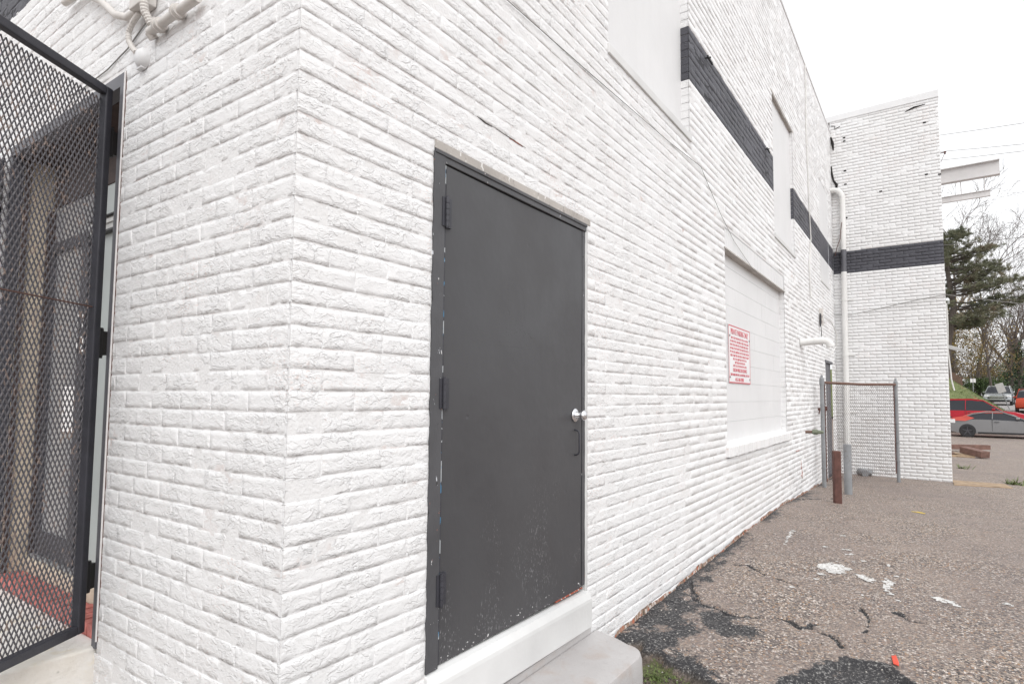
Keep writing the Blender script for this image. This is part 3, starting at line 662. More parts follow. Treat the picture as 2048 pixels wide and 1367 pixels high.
# ------------------------------------------------------------------ filled-in windows of the side wall
def smooth_panel(name, y0, y1, z0, z1, x, mats=(0,), parent=building):
    mb_ = MB()
    zs_ = sorted({z0, z1} | {b for b in BAND if z0 < b < z1}) if len(mats) > 1 else [z0, z1]
    for a, b in zip(zs_[:-1], zs_[1:]):
        mb_.box(x-.05, x, y0, y1, a, b, 1 if len(mats) > 1 and BAND[0] < (a+b)/2 < BAND[1] else 0)
    return mb_.build(name, list(mats), parent)
tag(smooth_panel('window_infill', WIN1[0]-.01, WIN1[1]+.06, WIN1[2]-.02, 6.35, -.072, (M['panel'],)), 'smooth white panel filling the tall upper window')
tag(smooth_panel('window_infill', WIN2[0]-.01, WIN2[1]+.04, WIN2[2]-.02, WIN2[3]+.02, -.042, (M['panel'],)), 'smooth white panel filling the narrow upper window')
smooth_panel('window_infill', WIN4[0], WIN4[1], WIN4[2], WIN4[3], -.004, (M['panel'], M['band']))
for y0, y1, z, pr, hh_ in ((WIN1[0]-.02, WIN1[1]+.03, WIN1[2], .014, .075), (WIN2[0]-.02, WIN2[1]+.03, WIN2[2], .016, .07), (WIN4[0], WIN4[1], WIN4[2], .012, .05)):
    sm = MB(); sm.add([(-.1, y0, z-.03), (-.075, y0, z+.012), (pr, y0, z-.012), (pr, y0, z-hh_), (-.1, y0, z-hh_), (-.1, y1, z-.03), (-.075, y1, z+.012), (pr, y1, z-.012), (pr, y1, z-hh_), (-.1, y1, z-hh_)],
                      [(0, 1, 2, 3, 4), (9, 8, 7, 6, 5), (0, 5, 6, 1), (1, 6, 7, 2), (2, 7, 8, 3), (3, 8, 9, 4), (4, 9, 5, 0)])
    sm.build('window_sill', M['concrete'], building, bevel=.005)
ln = MB(); ln.box(-.06, .003, WIN2[0]-.06, WIN2[1]+.10, WIN2[3]+.004, WIN2[3]+.035); ln.build('window_lintel', M['lintel'], building)
ln = MB(); ln.box(-.11, .008, WIN3[0]-.03, WIN3[1]+.04, WIN3[3]-.006, WIN3[3]+.008); ln.build('window_lintel', M['lintel'], building)
ln = MB(); ln.box(-.06, -.002, WIN3[0]+.0, WIN3[1]-.0, WIN3[3]-.045, WIN3[3]-.008); 
infill = empty('window_infill', (-.07, (WIN3[0]+WIN3[1])/2, WIN3[2]), 0, parent=building); infill['label'] = 'low window filled with white painted concrete blocks'
row_h = (WIN3[3]-WIN3[2])/9.6; blk_cache = {}
bk = MB(); bk.box(-.12, -.0745, WIN3[0]-.01, WIN3[1]+.05, WIN3[2]-.02, WIN3[3]+.02); child(bk, 'block_joint', M['panel'], infill)
for r_ in range(10):
    z0 = WIN3[2]+r_*row_h; z1 = min(z0+row_h, WIN3[3]); y = WIN3[0]-(.2 if r_ % 2 else 0)
    while y < WIN3[1]:
        a, b = max(y, WIN3[0]), min(y+.405, WIN3[1]+.02)
        if b-a > .03:
            q = MB(); d_ = npr.uniform(-.0008, .0008); q.box(-.11, -.070+d_*.6, a+.0002, b-.0002, z0+.0016, z1-.0016)
            child(q, 'block', M['panel'], infill)
        y += .405
sb = MB(); y = WIN3[0]-.06
while y < WIN3[1]+.06:                     # rowlock sill, brick by brick
    j = npr.uniform(-.004, .004); jz = npr.uniform(-.003, .003)
    sb.add([(-.08, y+.002, .955), (.036+j, y+.002, .945+jz), (.036+j, y+.002, 1.045+jz), (-.08, y+.002, 1.088), (-.08, y+.066, .955), (.036+j, y+.066, .945+jz), (.036+j, y+.066, 1.045+jz), (-.08, y+.066, 1.088)],
           [(0, 1, 2, 3), (7, 6, 5, 4), (0, 4, 5, 1), (1, 5, 6, 2), (2, 6, 7, 3), (3, 7, 4, 0)]); y += .0677
sbo = sb.build('brick_sill', M['white'], building, bevel=.006)
sb = MB(); sb.box(-.1, .026, WIN3[0]-.06, WIN3[1]+.06, .953, 1.036); sb.build('sill_mortar', M['mortar'], building)
# rear door in the side wall, iron anchors in the band, rust scars
rd = MB(); rd.box(-.1, -.03, REAR[0], REAR[1], -.2, 2.2); rd.box(-.06, .012, REAR[0]-.05, REAR[1]+.05, 2.2, 2.25); rd.build('rear_door', M['jamb'], building)
for (y_, z_) in ((4.15, 4.6), (6.55, 4.6)):
    an = MB(); an.bar((.004, y_, z_+.05), (.05, y_+.02, z_+.05), .012, .012); an.bar((.03, y_-.02, z_+.05), (.03, y_+.13, z_+.045), .014, .02); an.build('wall_anchor', M['black'], building)
sc_ = MB()
for (y_, z_, l_, v_) in ((8.15, .74, .35, 0), (8.55, .45, .10, 1), (8.62, .30, .12, 1), (8.5, .36, .18, 0)):
    sc_.tube([(.001, y_+(0 if v_ else l_*i/5)+npr.uniform(-.01, .01)*v_, z_+(l_*1.4*i/5 if v_ else 0)+npr.uniform(-.006, .006)) for i in range(6)], [.002, .008, .005, .009, .004, .002], 5)
bare_b = simple('bare_brick', (.36, .17, .14), .9); sc_.build('exposed_brick', bare_b, building)
zj = course(2.742)
ck = MB(); ck.tube([(.0005, .88, zj+.004), (.001, .94, zj-.004), (.0, .99, zj-.001)], [.001, .002, .001], 5); ck.tube([(.0, 1.02, zj), (.0005, 1.09, zj-.002), (.0005, 1.16, zj-.001), (.0, 1.26, zj-.003)], [.0006, .0011, .0016, .0006], 5); ck.build('joint_crack', M['gap'], building)
ck = MB(); ck.tube([(.0008, 1.12, zj-.006), (.0015, 1.19, zj-.005), (.001, 1.235, zj-.007)], [.001, .004, .001], 5); ck.build('exposed_brick', bare_b, building)

# ------------------------------------------------------------------ rear wing
wing = empty('brick_wing', (1, YA, 0), 0, 'white brick wing with charcoal band standing across the end of the lot', 'building')
WT = 7.66
HJ_old = HJ
ww = Wall((1, 0, 0), (0, -1, 0), (0, YA, 0), 1.965, -.3, WT-.12, .213, [], (course(4.18), course(4.18)+7*CH), 9)
ww.jd, ww.hjd, ww.amp, ww.fill = .0028, .0026, .35, .10
def at_parent(o, p):
    o.parent = p; o.matrix_parent_inverse = Matrix.Translation(-p.location); return o
wm = mortar_sheet('wing_wall', ww, [M['mortar_w'], M['mortar_band']], None); at_parent(wm, wing)
JD_keep = (JD, HJD); 
lay_bricks([ww], [wm], [M['white_w'], M['band']], 300, None)
for o in list(COL.objects):
    if o.name.startswith('brickwork') and o.parent is None: at_parent(o, wing)
wb = MB(); wb.box(1.40, 1.953, YA+.02, YA+9, -.6, WT-.1); at_parent(wb.build('wing_end_wall', M['white_w']), wing)
wb = MB(); wb.add([(-.16, YA-.015, WT-.13), (1.975, YA-.015, WT-.10), (1.975, YA-.015, WT+.06), (-.16, YA-.015, WT+.0), (-.16, YA+.3, WT-.13), (1.975, YA+.3, WT-.10), (1.975, YA+.3, WT+.06), (-.16, YA+.3, WT+.0)],
                  [(0, 1, 2, 3), (7, 6, 5, 4), (0, 4, 5, 1), (1, 5, 6, 2), (2, 6, 7, 3), (3, 7, 4, 0)])
at_parent(wb.build('wing_coping', M['panel'], bevel=.01), wing)
cr = MB(); pts = [(.012, 6.55), (.018, 6.4), (.05, 6.22), (.11, 6.12), (.10, 6.05)]
cr.tube([(x_, YA-.006, z_) for x_, z_ in pts], [.012, .02, .02, .03, .02], 5)
for i in range(9):
    x_, z_ = npr.choice([.25, .42, .9, 1.7, 1.92]), npr.uniform(5.0, 7.2); cr.box(x_, x_+.05, YA-.004, YA, z_, z_+.03)
cr.tube([(.02, YA-.006, 7.45), (.10, YA-.006, 7.43), (.10, YA-.006, 7.36), (.2, YA-.006, 7.40)], .008, 5); cr.tube([(.02, YA-.006, 7.2), (.05, YA-.006, 7.05), (.06, YA-.006, 6.9)], [.015, .03, .012], 5)
cr.tube([(1.4, YA-.006, 7.40), (1.55, YA-.006, 7.45), (1.75, YA-.006, 7.47)], [.005, .02, .004], 5)
at_parent(cr.build('mortar_crack', M['gap']), wing)

# ------------------------------------------------------------------ entrance in the front wall
ent = tag(empty('entrance', (-2.0, 0, .5), 0, parent=building), 'recessed entrance with grey glass door behind a steel frame')
e = MB(); e.box(-1.305, -1.268, -.006, .05, .47, 2.932); child(e, 'steel_jamb', M['jamb'], ent)
e = MB(); e.box(-2.74, -1.3055, -.006, .05, 2.875, 2.932); child(e, 'steel_head', M['jamb'], ent)
e = MB(); e.box(-2.74, -2.70, -.006, .05, .47, 2.8745); child(e, 'steel_jamb', M['dark_steel'], ent)
e = MB(); e.box(-1.2675, -1.262, -.007, .04, .50, 2.93); child(e, 'jamb_edge', M['paper'], ent)
e = MB(); e.box(-1.2618, -1.2595, -.002, .03, .50, 2.935); child(e, 'jamb_rust', M['rust'], ent)
e = MB(); e.box(-2.78, -2.699, .051, .35, .45, 2.95); child(e, 'reveal', M['tan'], ent)
e = MB(); e.box(-2.6985, -2.68, .052, .075, .5, 2.87); e.box(-2.6985, -2.67, .165, .20, .5, 2.6); child(e, 'reveal_trim', M['brownwood'], ent)
e = MB(); e.box(-1.3, -1.22, .051, .35, .45, 2.95); child(e, 'reveal', M['tan'], ent)
e = MB(); e.box(-2.9, -1.2, .051, .4, 2.87, 2.99); e.box(-2.698, -1.302, .195, .22, 2.62, 2.87); child(e, 'soffit', M['brownwood'], ent)
gd = MB()
for a, b, c, d in ((-2.69, -2.62, .60, 2.40), (-2.21, -2.12, .60, 2.40), (-2.62, -2.21, 2.34, 2.40), (-2.62, -2.21, .60, .74)): gd.box(a, b, .185, .225, c, d)
child(gd, 'glass_door_frame', M['dark_steel'], ent)
gd = MB(); gd.box(-2.62, -2.21, .203, .209, .74, 2.34); child(gd, 'glass_pane', M['glass'], ent)
gd = MB(); gd.box(-2.69, -2.12, .203, .209, 2.40, 2.62); child(gd, 'transom_pane', M['glass'], ent)
gd = MB(); gd.box(-2.12, -1.302, .20, .22, .60, 2.36); child(gd, 'side_panel', M['pale_panel'], ent)
gd = MB(); gd.box(-2.12, -1.302, .20, .22, 2.44, 2.62); child(gd, 'side_transom', M['pale_panel'], ent)
gd = MB(); gd.box(-2.12, -1.302, .188, .222, 2.36, 2.44); gd.box(-2.12, -1.302, .18, .188, 2.405, 2.425); child(gd, 'transom_bar', M['sign_grey'], ent)
gd = MB(); gd.box(-2.12, -1.302, .17, .2, 2.355, 2.365); gd.box(-2.12, -1.302, .17, .19, 2.438, 2.444); child(gd, 'transom_seal', M['black'], ent)
gd = MB(); gd.box(-2.40, -2.22, .198, .2025, 1.31, 1.56); child(gd, 'paper_notice', M['paper'], ent)
gd = MB(); gd.box(-2.70, -1.302, .145, .26, .5, .595); child(gd, 'threshold', M['tan'], ent, bevel=.008)
gd = MB(); gd.box(-2.70, -1.302, .165, .2, .595, .612); child(gd, 'threshold_strip', M['galv'], ent)
x_ = -2.695
while x_ < -1.34:
    gd = MB(); gd.box(x_, min(x_+.064, -1.304), .03+npr.uniform(-.004, .004), .143, .44, .523+npr.uniform(-.004, .004)); child(gd, 'sill_brick', M['red_brick'], ent, bevel=.006); x_ += .069
def text_mesh(name, s_, size, mat_, parent=None, depth=.0008, sx=1.0):
    cu = bpy.data.curves.new(name, 'FONT'); cu.body = s_; cu.size = size; cu.align_x = 'CENTER'; cu.align_y = 'CENTER'; cu.extrude = depth
    to = bpy.data.objects.new(name, cu); COL.objects.link(to); bpy.context.view_layer.update()
    me = bpy.data.meshes.new_from_object(to.evaluated_get(bpy.context.evaluated_depsgraph_get())); bpy.data.objects.remove(to)
    if sx != 1: me.transform(Matrix.Diagonal((sx, 1, 1, 1)))
    return me
for s_, z_ in (('51', 1.90), ('12', 1.78)):
    me = text_mesh('door_number', s_, .12, None); me.transform(Matrix.Translation((-2.165+2.0, .181, z_-.5)) @ Matrix.Rotation(math.pi/2, 4, 'X')); link('door_number', me, M['paper'], ent)
sg = MB(); sg.box(-4.3, -1.285, -1.6, .03, -.2, .475); stoop = tag(sg.build('stoop', M['stoop'], None, bevel=.01), 'stained white stoop in front of the barred entrance', 'stoop')

# security gates: tube frame, expanded-metal diamonds, rods, hinges
def gate(loc, rz, label, length, mirror=False):
    g = empty('security_gate', loc, rz, label, 'gate', 'security gates of the entrance'); H0, H1 = .0, 2.33
    f = MB(); w_ = .036
    f.box(0, w_, -w_/2, w_/2, H0, H1); f.box(length-w_, length, -w_/2, w_/2, H0, H1); f.box(w_, length-w_, -w_/2, w_/2, H1-w_, H1); f.box(w_, length-w_, -w_/2, w_/2, H0, H0+w_)
    f.build('gate_frame', M['dark_steel'], g, bevel=.005)
    SW, LW, a, tk = .0205, .0435, .0024, .0027; V_, F_ = [], []
    ncx, ncz = int((length-.03)/SW), int((H1-.03)/(LW)); x0, z0 = .016, .016
    y_f = .012 if mirror else -.012
    for i in range(ncx):
        for j in range(ncz*2):
            xa = x0+i*SW; za = z0+j*LW/2; s_ = 1 if j % 2 == 0 else -1
            for p, q in (((xa, za), (xa+SW/2, za+LW/2)), ((xa+SW, za), (xa+SW/2, za+LW/2))) if s_ > 0 else (((xa+SW/2, za), (xa, za+LW/2)), ((xa+SW/2, za), (xa+SW, za+LW/2))):
                b = len(V_); dx, dz = q[0]-p[0], q[1]-p[1]; l_ = math.hypot(dx, dz); ox, oz = -dz/l_*tk/2, dx/l_*tk/2
                y0_, y1_ = y_f-a, y_f+a
                V_ += [(p[0]+ox, y0_, p[1]+oz), (p[0]-ox, y0_, p[1]-oz), (p[0]-ox, y1_, p[1]-oz), (p[0]+ox, y1_, p[1]+oz), (q[0]+ox, y0_, q[1]+oz), (q[0]-ox, y0_, q[1]-oz), (q[0]-ox, y1_, q[1]-oz), (q[0]+ox, y1_, q[1]+oz)]
                F_ += [(b, b+1, b+5, b+4), (b+1, b+2, b+6, b+5), (b+2, b+3, b+7, b+6), (b+3, b, b+4, b+7)]
    o = link('expanded_mesh', np_mesh('expanded_mesh', V_, F_), M['gate_mesh'], g); o['kind'] = 'stuff'
    for z in (1.36, ):
        r_ = MB(); r_.tube([(.02, -y_f*.2, z), (length-.02, -y_f*.2, z+.004)], .0035, 6); r_.build('cross_rod', M['rusty_rod'], g)
    for z in (.22, 1.21, 2.10):
        h_ = MB(); h_.tube([(-.014, 0, z-.06), (-.014, 0, z+.06)], .015, 10); h_.box(-.045, .004, -.006, .014, z-.052, z+.052); h_.tube([(-.014, 0, z-.066), (-.014, 0, z-.06)], .014, 8); h_.tube([(-.014, 0, z+.06), (-.014, 0, z+.066)], .014, 8)
        h_.build('hinge', M['black'], g)
    return g
gate((-1.346, -.03, .53), math.atan2(-.44, .26), 'black expanded metal security gate swung open towards the viewer', .80)
gate((-2.75, -.045, .53), math.pi-.02, 'black expanded metal gate folded back flat against the white wall', .78, True)

# conduit and junction box above the entrance
jb = empty('junction_box', (-1.05, -.03, 3.16), 0, 'painted junction box with flexible conduits high on the front wall', 'junction box')
def fw(x, z, d=.03): return (x, -d, z)
b_ = MB(); b_.box(-1.115, -1.0, -.06, -.002, 3.125, 3.24); child(b_, 'box', M['cond'], jb, bevel=.004)
b_ = MB(); b_.tube([fw(-1.11, 3.135), fw(-1.2, 3.14), fw(-1.33, 3.20), fw(-1.5, 3.33), fw(-1.75, 3.47), fw(-1.95, 3.49)], .016, 10); child(b_, 'smooth_conduit', M['cond'], jb, smooth=True)
def flex(pts, r_):
    P_ = [np.array(p) for p in pts]; out = []; rr = []
    for a, b in zip(P_[:-1], P_[1:]):
        n = max(2, int(np.linalg.norm(b-a)/.006))
        for i in range(n): out.append(a+(b-a)*i/n); rr.append(r_*(1.0 if len(out) % 2 else .84))
    out.append(P_[-1]); rr.append(r_); mb_ = MB(); return mb_.tube(out, rr, 10)
child(flex([fw(-1.09, 3.12), fw(-1.15, 3.10), fw(-1.185, 3.07), fw(-1.18, 3.03), fw(-1.14, 2.985), fw(-1.10, 2.95)], .012), 'flexible_conduit', M['cond'], jb)
child(flex([fw(-.985, 3.25, .06), fw(-.985, 3.15, .06), fw(-.99, 3.08, .05), fw(-.975, 3.03, .03)], .017), 'flexible_conduit', M['cond'], jb)
b_ = MB(); b_.tube([fw(-.985, 3.0), fw(-.60, 3.0)], .017, 12)
for q in (-.885, -.735): b_.tube([fw(q, 3.0), fw(q-.035, 3.0)], .026, 12); b_.tube([fw(q-.018, 3.0), fw(q-.022, 3.0)], .031, 8)
b_.tube([fw(-.985, 3.0), fw(-.985, 2.98, .012)], .02, 10); child(b_, 'rigid_conduit', M['cond'], jb, smooth=True)
b_ = MB(); b_.lathe(fw(-1.085, 2.93, .0), (0, -1, 0), [(0, .045), (.02, .042), (.035, .026), (.036, 0)], 16); b_.box(-1.115, -1.07, -.022, -.002, 2.885, 2.915); child(b_, 'conduit_cap', M['panel'], jb, smooth=True)
b_ = MB(); b_.tube([fw(-1.05, 3.10, .006), fw(-1.25, 3.03, .006), fw(-1.45, 2.995, .008), fw(-1.72, 2.99, .006), fw(-1.9, 3.0, .006)], .003, 6); tag(b_.build('thin_wire', M['wire'], None), 'thin grey wire running along the front wall above the gate', 'wire')

# ------------------------------------------------------------------ fittings of the side wall
sign = empty('parking_sign', (-.055, 5.43, 1.965), 0, 'white sign with red lettering fixed to the blocked low window', 'sign')
SY0, SY1, SZ0, SZ1 = 5.005, 5.86, 1.67, 2.272
b_ = MB(); b_.box(-.066, -.060, SY0, SY1, SZ0, SZ1); child(b_, 'plate', M['sign_w'], sign)
b_ = MB()
for a, b, c, d in ((SY0, SY1, SZ0, SZ0+.012), (SY0, SY1, SZ1-.012, SZ1), (SY0, SY0+.010, SZ0+.012, SZ1-.012), (SY1-.010, SY1, SZ0+.012, SZ1-.012)): b_.box(-.0601, -.0585, a, b, c, d)
child(b_, 'border', M['sign_r'], sign)
def sign_text(s_, yc, zc, size, width):
    me = text_mesh('lettering', s_, size, None); xs_ = [v.co.x for v in me.vertices]; k = width/(max(xs_)-min(xs_)); me.transform(Matrix.Diagonal((k, 1, 1, 1)))
    me.transform(Matrix.Translation((-.0592+.055, yc-5.43, zc-1.965)) @ Matrix(((0, 0, 1, 0), (1, 0, 0, 0), (0, 1, 0, 0), (0, 0, 0, 1)))); link('lettering', me, M['sign_r'], sign)
yc = (SY0+SY1)/2
sign_text('PRIVATE PARKING ONLY', yc, 2.205, .088, .70)
sign_text('DIXON WRECKER SERVICE', yc, 1.806, .054, .56)
sign_text('2280 FAIRLAWN AVE., BALTIMORE, MD 21215', yc, 1.758, .036, .76)
sign_text('443-540-0980', yc-.03, 1.707, .058, .34)
b_ = MB()                                                       # small print that cannot be read: strokes of its rows
for r_, (z_, hw_) in enumerate(((2.145, .34), (2.108, .37), (2.071, .37), (2.034, .375), (1.997, .375), (1.960, .37), (1.923, .27), (1.888, .20), (1.853, .27))):
    y = yc-hw_
    while y < yc+hw_:
        wl = npr.uniform(.02, .07); ye = min(y+wl, yc+hw_)
        while y < ye: b_.box(-.0601, -.0590, y, y+.004, z_-.012, z_+.012); b_.box(-.0601, -.0591, y+.004, y+.010, z_+npr.choice([-.012, -.002, .008]), z_+npr.choice([-.008, .002, .012])+.0005); y += .0135
        y += .012
child(b_, 'small_print', M['sign_r'], sign)
for a, c in ((SY0+.035, 2.16), (SY1-.03, 2.16), (SY0+.03, 1.73), (SY1-.03, 1.72)):
    b_ = MB(); b_.lathe((-.0605, a, c), (1, 0, 0), [(0, .011), (.006, .011), (.009, .006), (.009, 0)], 8); child(b_, 'bolt', M['galv'], sign)
# vent elbow
b_ = MB(); b_.tube([(-.02, 8.72, 2.37), (.20, 8.76, 2.39), (.30, 8.775, 2.395), (.36, 8.785, 2.385), (.40, 8.79, 2.35), (.415, 8.793, 2.30)], .055, 16)
b_.tube([(.19, 8.758, 2.389), (.215, 8.762, 2.391)], .060, 16); b_.tube([(0, 8.72, 2.37), (.012, 8.722, 2.371)], .068, 16); b_.tube([(.405, 8.791, 2.335), (.417, 8.793, 2.295)], .060, 16)
tag(b_.build('vent_pipe', M['pvc'], None, smooth=True), 'white pipe elbow sticking out of the side wall', 'pipe')
hb = empty('hose_bib', (0, 9.0, .99), 0, 'weathered green brass pipe stub low on the side wall', 'pipe stub')
b_ = MB(); b_.tube([(-.01, 9.0, .985), (.09, 9.02, .99)], .022, 10); child(b_, 'pipe', M['rust_rail'], hb, smooth=True)
b_ = MB(); b_.lathe((.09, 9.02, .99), (1, .2, 0), [(0, .028), (.03, .042), (.07, .044), (.09, .03), (.14, .026), (.16, .018), (.17, 0)], 12); child(b_, 'fitting', simple('verdigris_brass', (.16, .18, .13), .6, .2, .4, 30), hb, smooth=True)
b_ = MB(); b_.tube([(-.01, 10.3, 1.32), (.03, 10.31, 1.33), (.11, 10.33, 1.335)], .022, 10); b_.tube([(.11, 10.33, 1.335), (.145, 10.335, 1.336)], .04, 10); b_.tube([(.03, 10.3, 1.32), (.02, 10.28, 1.24)], .01, 6)
tag(b_.build('spigot', M['rust'], None, smooth=True), 'rusty brown spigot on the side wall beside the fence post', 'spigot')
mt = empty('cable_box', (0, 10.75, 3.0), 0, 'small grey cable terminal with hanging wires near the inner corner', 'cable box')
b_ = MB(); b_.box(-.002, .06, 10.70, 10.80, 2.88, 3.16); child(b_, 'housing', M['cond'], mt, bevel=.006)
b_ = MB(); b_.box(.015, .035, 10.66, 10.69, 2.82, 3.06); child(b_, 'terminal', M['dark_steel'], mt)
for i in range(3): b_ = MB(); b_.box(.05, .075, 10.65, 10.69, 2.83+i*.09, 2.87+i*.09); child(b_, 'terminal_lug', M['cond'], mt)
b_ = MB(); b_.tube([(.02, 10.72, 2.88), (.03, 10.74, 2.75), (.015, 10.8, 2.62), (.01, 10.95, 2.5)], .006, 6); child(b_, 'drop_wire', M['black'], mt)
def cable(name, pts, r_, mat_, label): b_ = MB(); b_.tube(pts, r_, 6); tag(b_.build(name, mat_, None, smooth=True), label, 'cable')
cable('wall_cable', [(.012, 9.72, 7.33), (.012, 9.74, 6.9), (.012, 9.66, 6.2), (.012, 9.74, 5.5), (.012, 9.80, 4.75), (.012, 9.85, 4.5), (.012, 9.9, 4.27), (.012, 9.78, 4.0), (.014, 9.66, 3.8), (.014, 9.70, 3.4), (.014, 9.72, 3.2)], .011, M['cable'], 'white cable hanging down the side wall from the parapet')
cable('slack_wire', [(.008, .95, 3.405), (.008, 1.9, 3.44), (.008, 3.2, 3.50), (.008, 3.97, 3.56), (.01, 4.2, 3.44), (.01, 4.56, 3.28), (.012, 5.0, 3.12), (.012, 5.7, 2.985), (.014, 6.4, 2.93)], .0022, M['wire'], 'thin slack wire crossing the side wall above the door')
cable('drop_cable', [(.02, 11.2, 3.05), (.1, 11.6, 2.98), (.14, 11.9, 2.8), (.12, 12.0, 2.55), (.06, 11.7, 2.38), (.02, 11.3, 2.33)], .009, M['cable'], 'looped white cable beside the downpipe')
cable('wing_cable', [(.03, 12.86, 3.3), (.3, 12.84, 3.27), (.8, 12.83, 3.35), (1.4, 12.85, 3.47), (1.96, 12.84, 3.55), (5, 20, 3.9), (18, 48, 6.2)], .007, M['wire'], 'grey cable crossing the wing and running out to the street')
cable('frayed_wire', [(.05, 12.8, 4.55), (.10, 12.78, 4.75), (.16, 12.77, 4.9), (.17, 12.77, 5.05), (.2, 12.76, 5.25)], .007, M['rust'], 'frayed brown wire curling out at the inner corner')
dn = empty('downpipe', (.19, YA-.06, 0), 0, 'white downpipe with grey section on the wing wall', 'downpipe')
px_, py_ = .21, YA-.075
def dz(z): return (px_ + (z-4.4)*.006, py_, z)
b_ = MB(); b_.tube([(-.03, py_, 5.99), (.06, py_, 5.99), (.13, py_, 5.97), (.18, py_, 5.91), dz(5.82), dz(BAND[1]-.05)], .056, 14); b_.tube([(.0, py_, 5.99), (.05, py_, 5.99)], .064, 14); child(b_, 'upper_pipe', M['pvc'], dn, smooth=True)
b_ = MB(); b_.tube([dz(BAND[1]-.05), dz(BAND[0]-.05)], .0562, 14); child(b_, 'painted_section', M['jamb'], dn, smooth=True)
b_ = MB(); b_.tube([dz(BAND[0]-.05), dz(.35)], .056, 14); 
for z in (3.62, 2.45, 1.25): b_.tube([dz(z), dz(z-.05)], .063, 14); b_.box(px_-.09, px_+.16, YA-.02, YA-.004, z-.04, z-.01)
child(b_, 'lower_pipe', M['pvc'], dn, smooth=True)
b_ = MB(); b_.tube([(.40, YA-.12, .02), (.52, YA-.3, .0)], .07, 14); b_.tube([(.40, YA-.10, .03), (.62, YA-.09, -.01)], .06, 12); tag(b_.build('pipe_stub', M['galv'], None, smooth=True), 'open grey pipe end lying at the foot of the wing', 'pipe')

# chain-link fence panel
fence = empty('chain_link_fence', (.16, 9.85, 0), 0, 'chain link fence panel with rusty top rail across the corner', 'fence')
PA, PB = np.array((.135, 9.85)), np.array((1.115, 11.95)); fd = PB-PA; flen = float(np.hypot(*fd)); fdu = fd/flen
zA, zB = gz(*PA), gz(*PB); TA, TB = 1.83, 1.82
def fpt(s_, z): return (PA[0]+fdu[0]*s_, PA[1]+fdu[1]*s_, z)
for s_, zb_, zt_, r_ in ((0, zA, TA, .033), (flen, zB, TB, .031)):
    b_ = MB(); b_.tube([fpt(s_, zb_-.1), fpt(s_, zt_)], r_, 14); b_.lathe(fpt(s_, zt_), (0, 0, 1), [(-.09, r_+.006), (0, r_+.006), (.02, r_+.004), (.035, r_*.6), (.06, .02), (.075, .012), (.08, 0)], 14); child(b_, 'post', M['galv'], fence, smooth=True)
    for z in (.35, .7, 1.05, 1.4): b_ = MB(); b_.tube([fpt(s_, z-.012), fpt(s_, z+.012)], r_+.006, 14); child(b_, 'band_clamp', M['galv'], fence)
b_ = MB(); b_.tube([fpt(.03, TA-.05), fpt(flen*.5, TA-.065), fpt(flen-.03, TB-.04)], .024, 10); child(b_, 'top_rail', M['rust_rail'], fence, smooth=True)
for s_ in (.075, flen-.075): b_ = MB(); b_.tube([fpt(s_, .12), fpt(s_, 1.77)], .010, 6); child(b_, 'tension_bar', M['rust'], fence)
D_ = .062; cl = MB(); nd = int((flen-.14)/D_); zl, zh = .10, 1.77; nz2 = int((zh-zl)/D_)
perp = np.array((-fdu[1], fdu[0]))
for i in range(nd*2):
    pts = []
    for k in range(nz2*2+1):
        s_ = .07 + (i + (k % 2))*D_/2*1.0; 
        if s_ > flen-.07: s_ = flen-.07
        w_ = .003*(1 if k % 2 else -1)*(1 if i % 2 else -1); p_ = fpt(s_, zl+k*(zh-zl)/(nz2*2)); pts.append((p_[0]+perp[0]*w_, p_[1]+perp[1]*w_, p_[2] + .04*(i/nd-1)*0))
    if i % 2 == 0: cl.tube(pts, .0030, 4, False)
o = child(cl, 'chain_link_mesh', M['wire_rust'], fence); o['kind'] = 'stuff'
# bollards
b_ = MB(); bx_, by_ = .545, 8.02; zb_ = gz(bx_, by_); b_.box(-.046, .046, -.046, .046, -.1, .71)
o = b_.build('bollard', M['rust'], None, bevel=.008, loc=(bx_, by_, zb_)); o.rotation_euler = (0, 0, .45); tag(o, 'square rusty brown steel bollard in front of the fence', 'bollard')
b_ = MB(); bx_, by_ = .555, 9.22; zb_ = gz(bx_, by_); b_.tube([(bx_, by_, zb_-.1), (bx_, by_, zb_+.76)], .057, 18); b_.tube([(bx_, by_, zb_+.76), (bx_, by_, zb_+.765)], [.057, .05], 18)
tag(b_.build('bollard', M['galv'], None, smooth=True), 'round galvanised grey steel bollard behind the brown one', 'bollard')

# ------------------------------------------------------------------ fittings at the end of the wing
br = empty('sign_bracket', (1.95, YA+.5, 5.8), 0, 'pale steel beam bracket projecting from the wing over the lot', 'bracket')
yb_ = YA+.5
def ibeam(x0, x1, z0, z1, wf, tf, s0=0, s1=0):
    b_ = MB(); 
    for (wa, za, zb_) in ((wf, z0, z0+tf), (wf, z1-tf, z1), (.012, z0+tf, z1-tf)):
        b_.add([(x0, yb_-wa/2, za), (x1, yb_-wa/2, za+s1), (x1, yb_+wa/2, za+s1), (x0, yb_+wa/2, za), (x0, yb_-wa/2, zb_), (x1, yb_-wa/2, zb_+s1), (x1, yb_+wa/2, zb_+s1), (x0, yb_+wa/2, zb_)],
               [(3, 2, 1, 0), (4, 5, 6, 7), (0, 1, 5, 4), (1, 2, 6, 5), (2, 3, 7, 6), (3, 0, 4, 7)])
    return b_
child(ibeam(1.5, 2.93, 5.91, 6.21, .14, .014, 0, .02), 'upper_beam', M['beam'], br)
child(ibeam(1.5, 2.77, 5.51, 5.635, .06, .01, 0, .02), 'lower_beam', M['beam'], br)
for x_ in (2.31, 2.69): b_ = MB(); b_.tube([(x_, yb_, 5.55), (x_-.015, yb_, 5.95)], .009, 8); child(b_, 'hanger_rod', M['beam'], br)
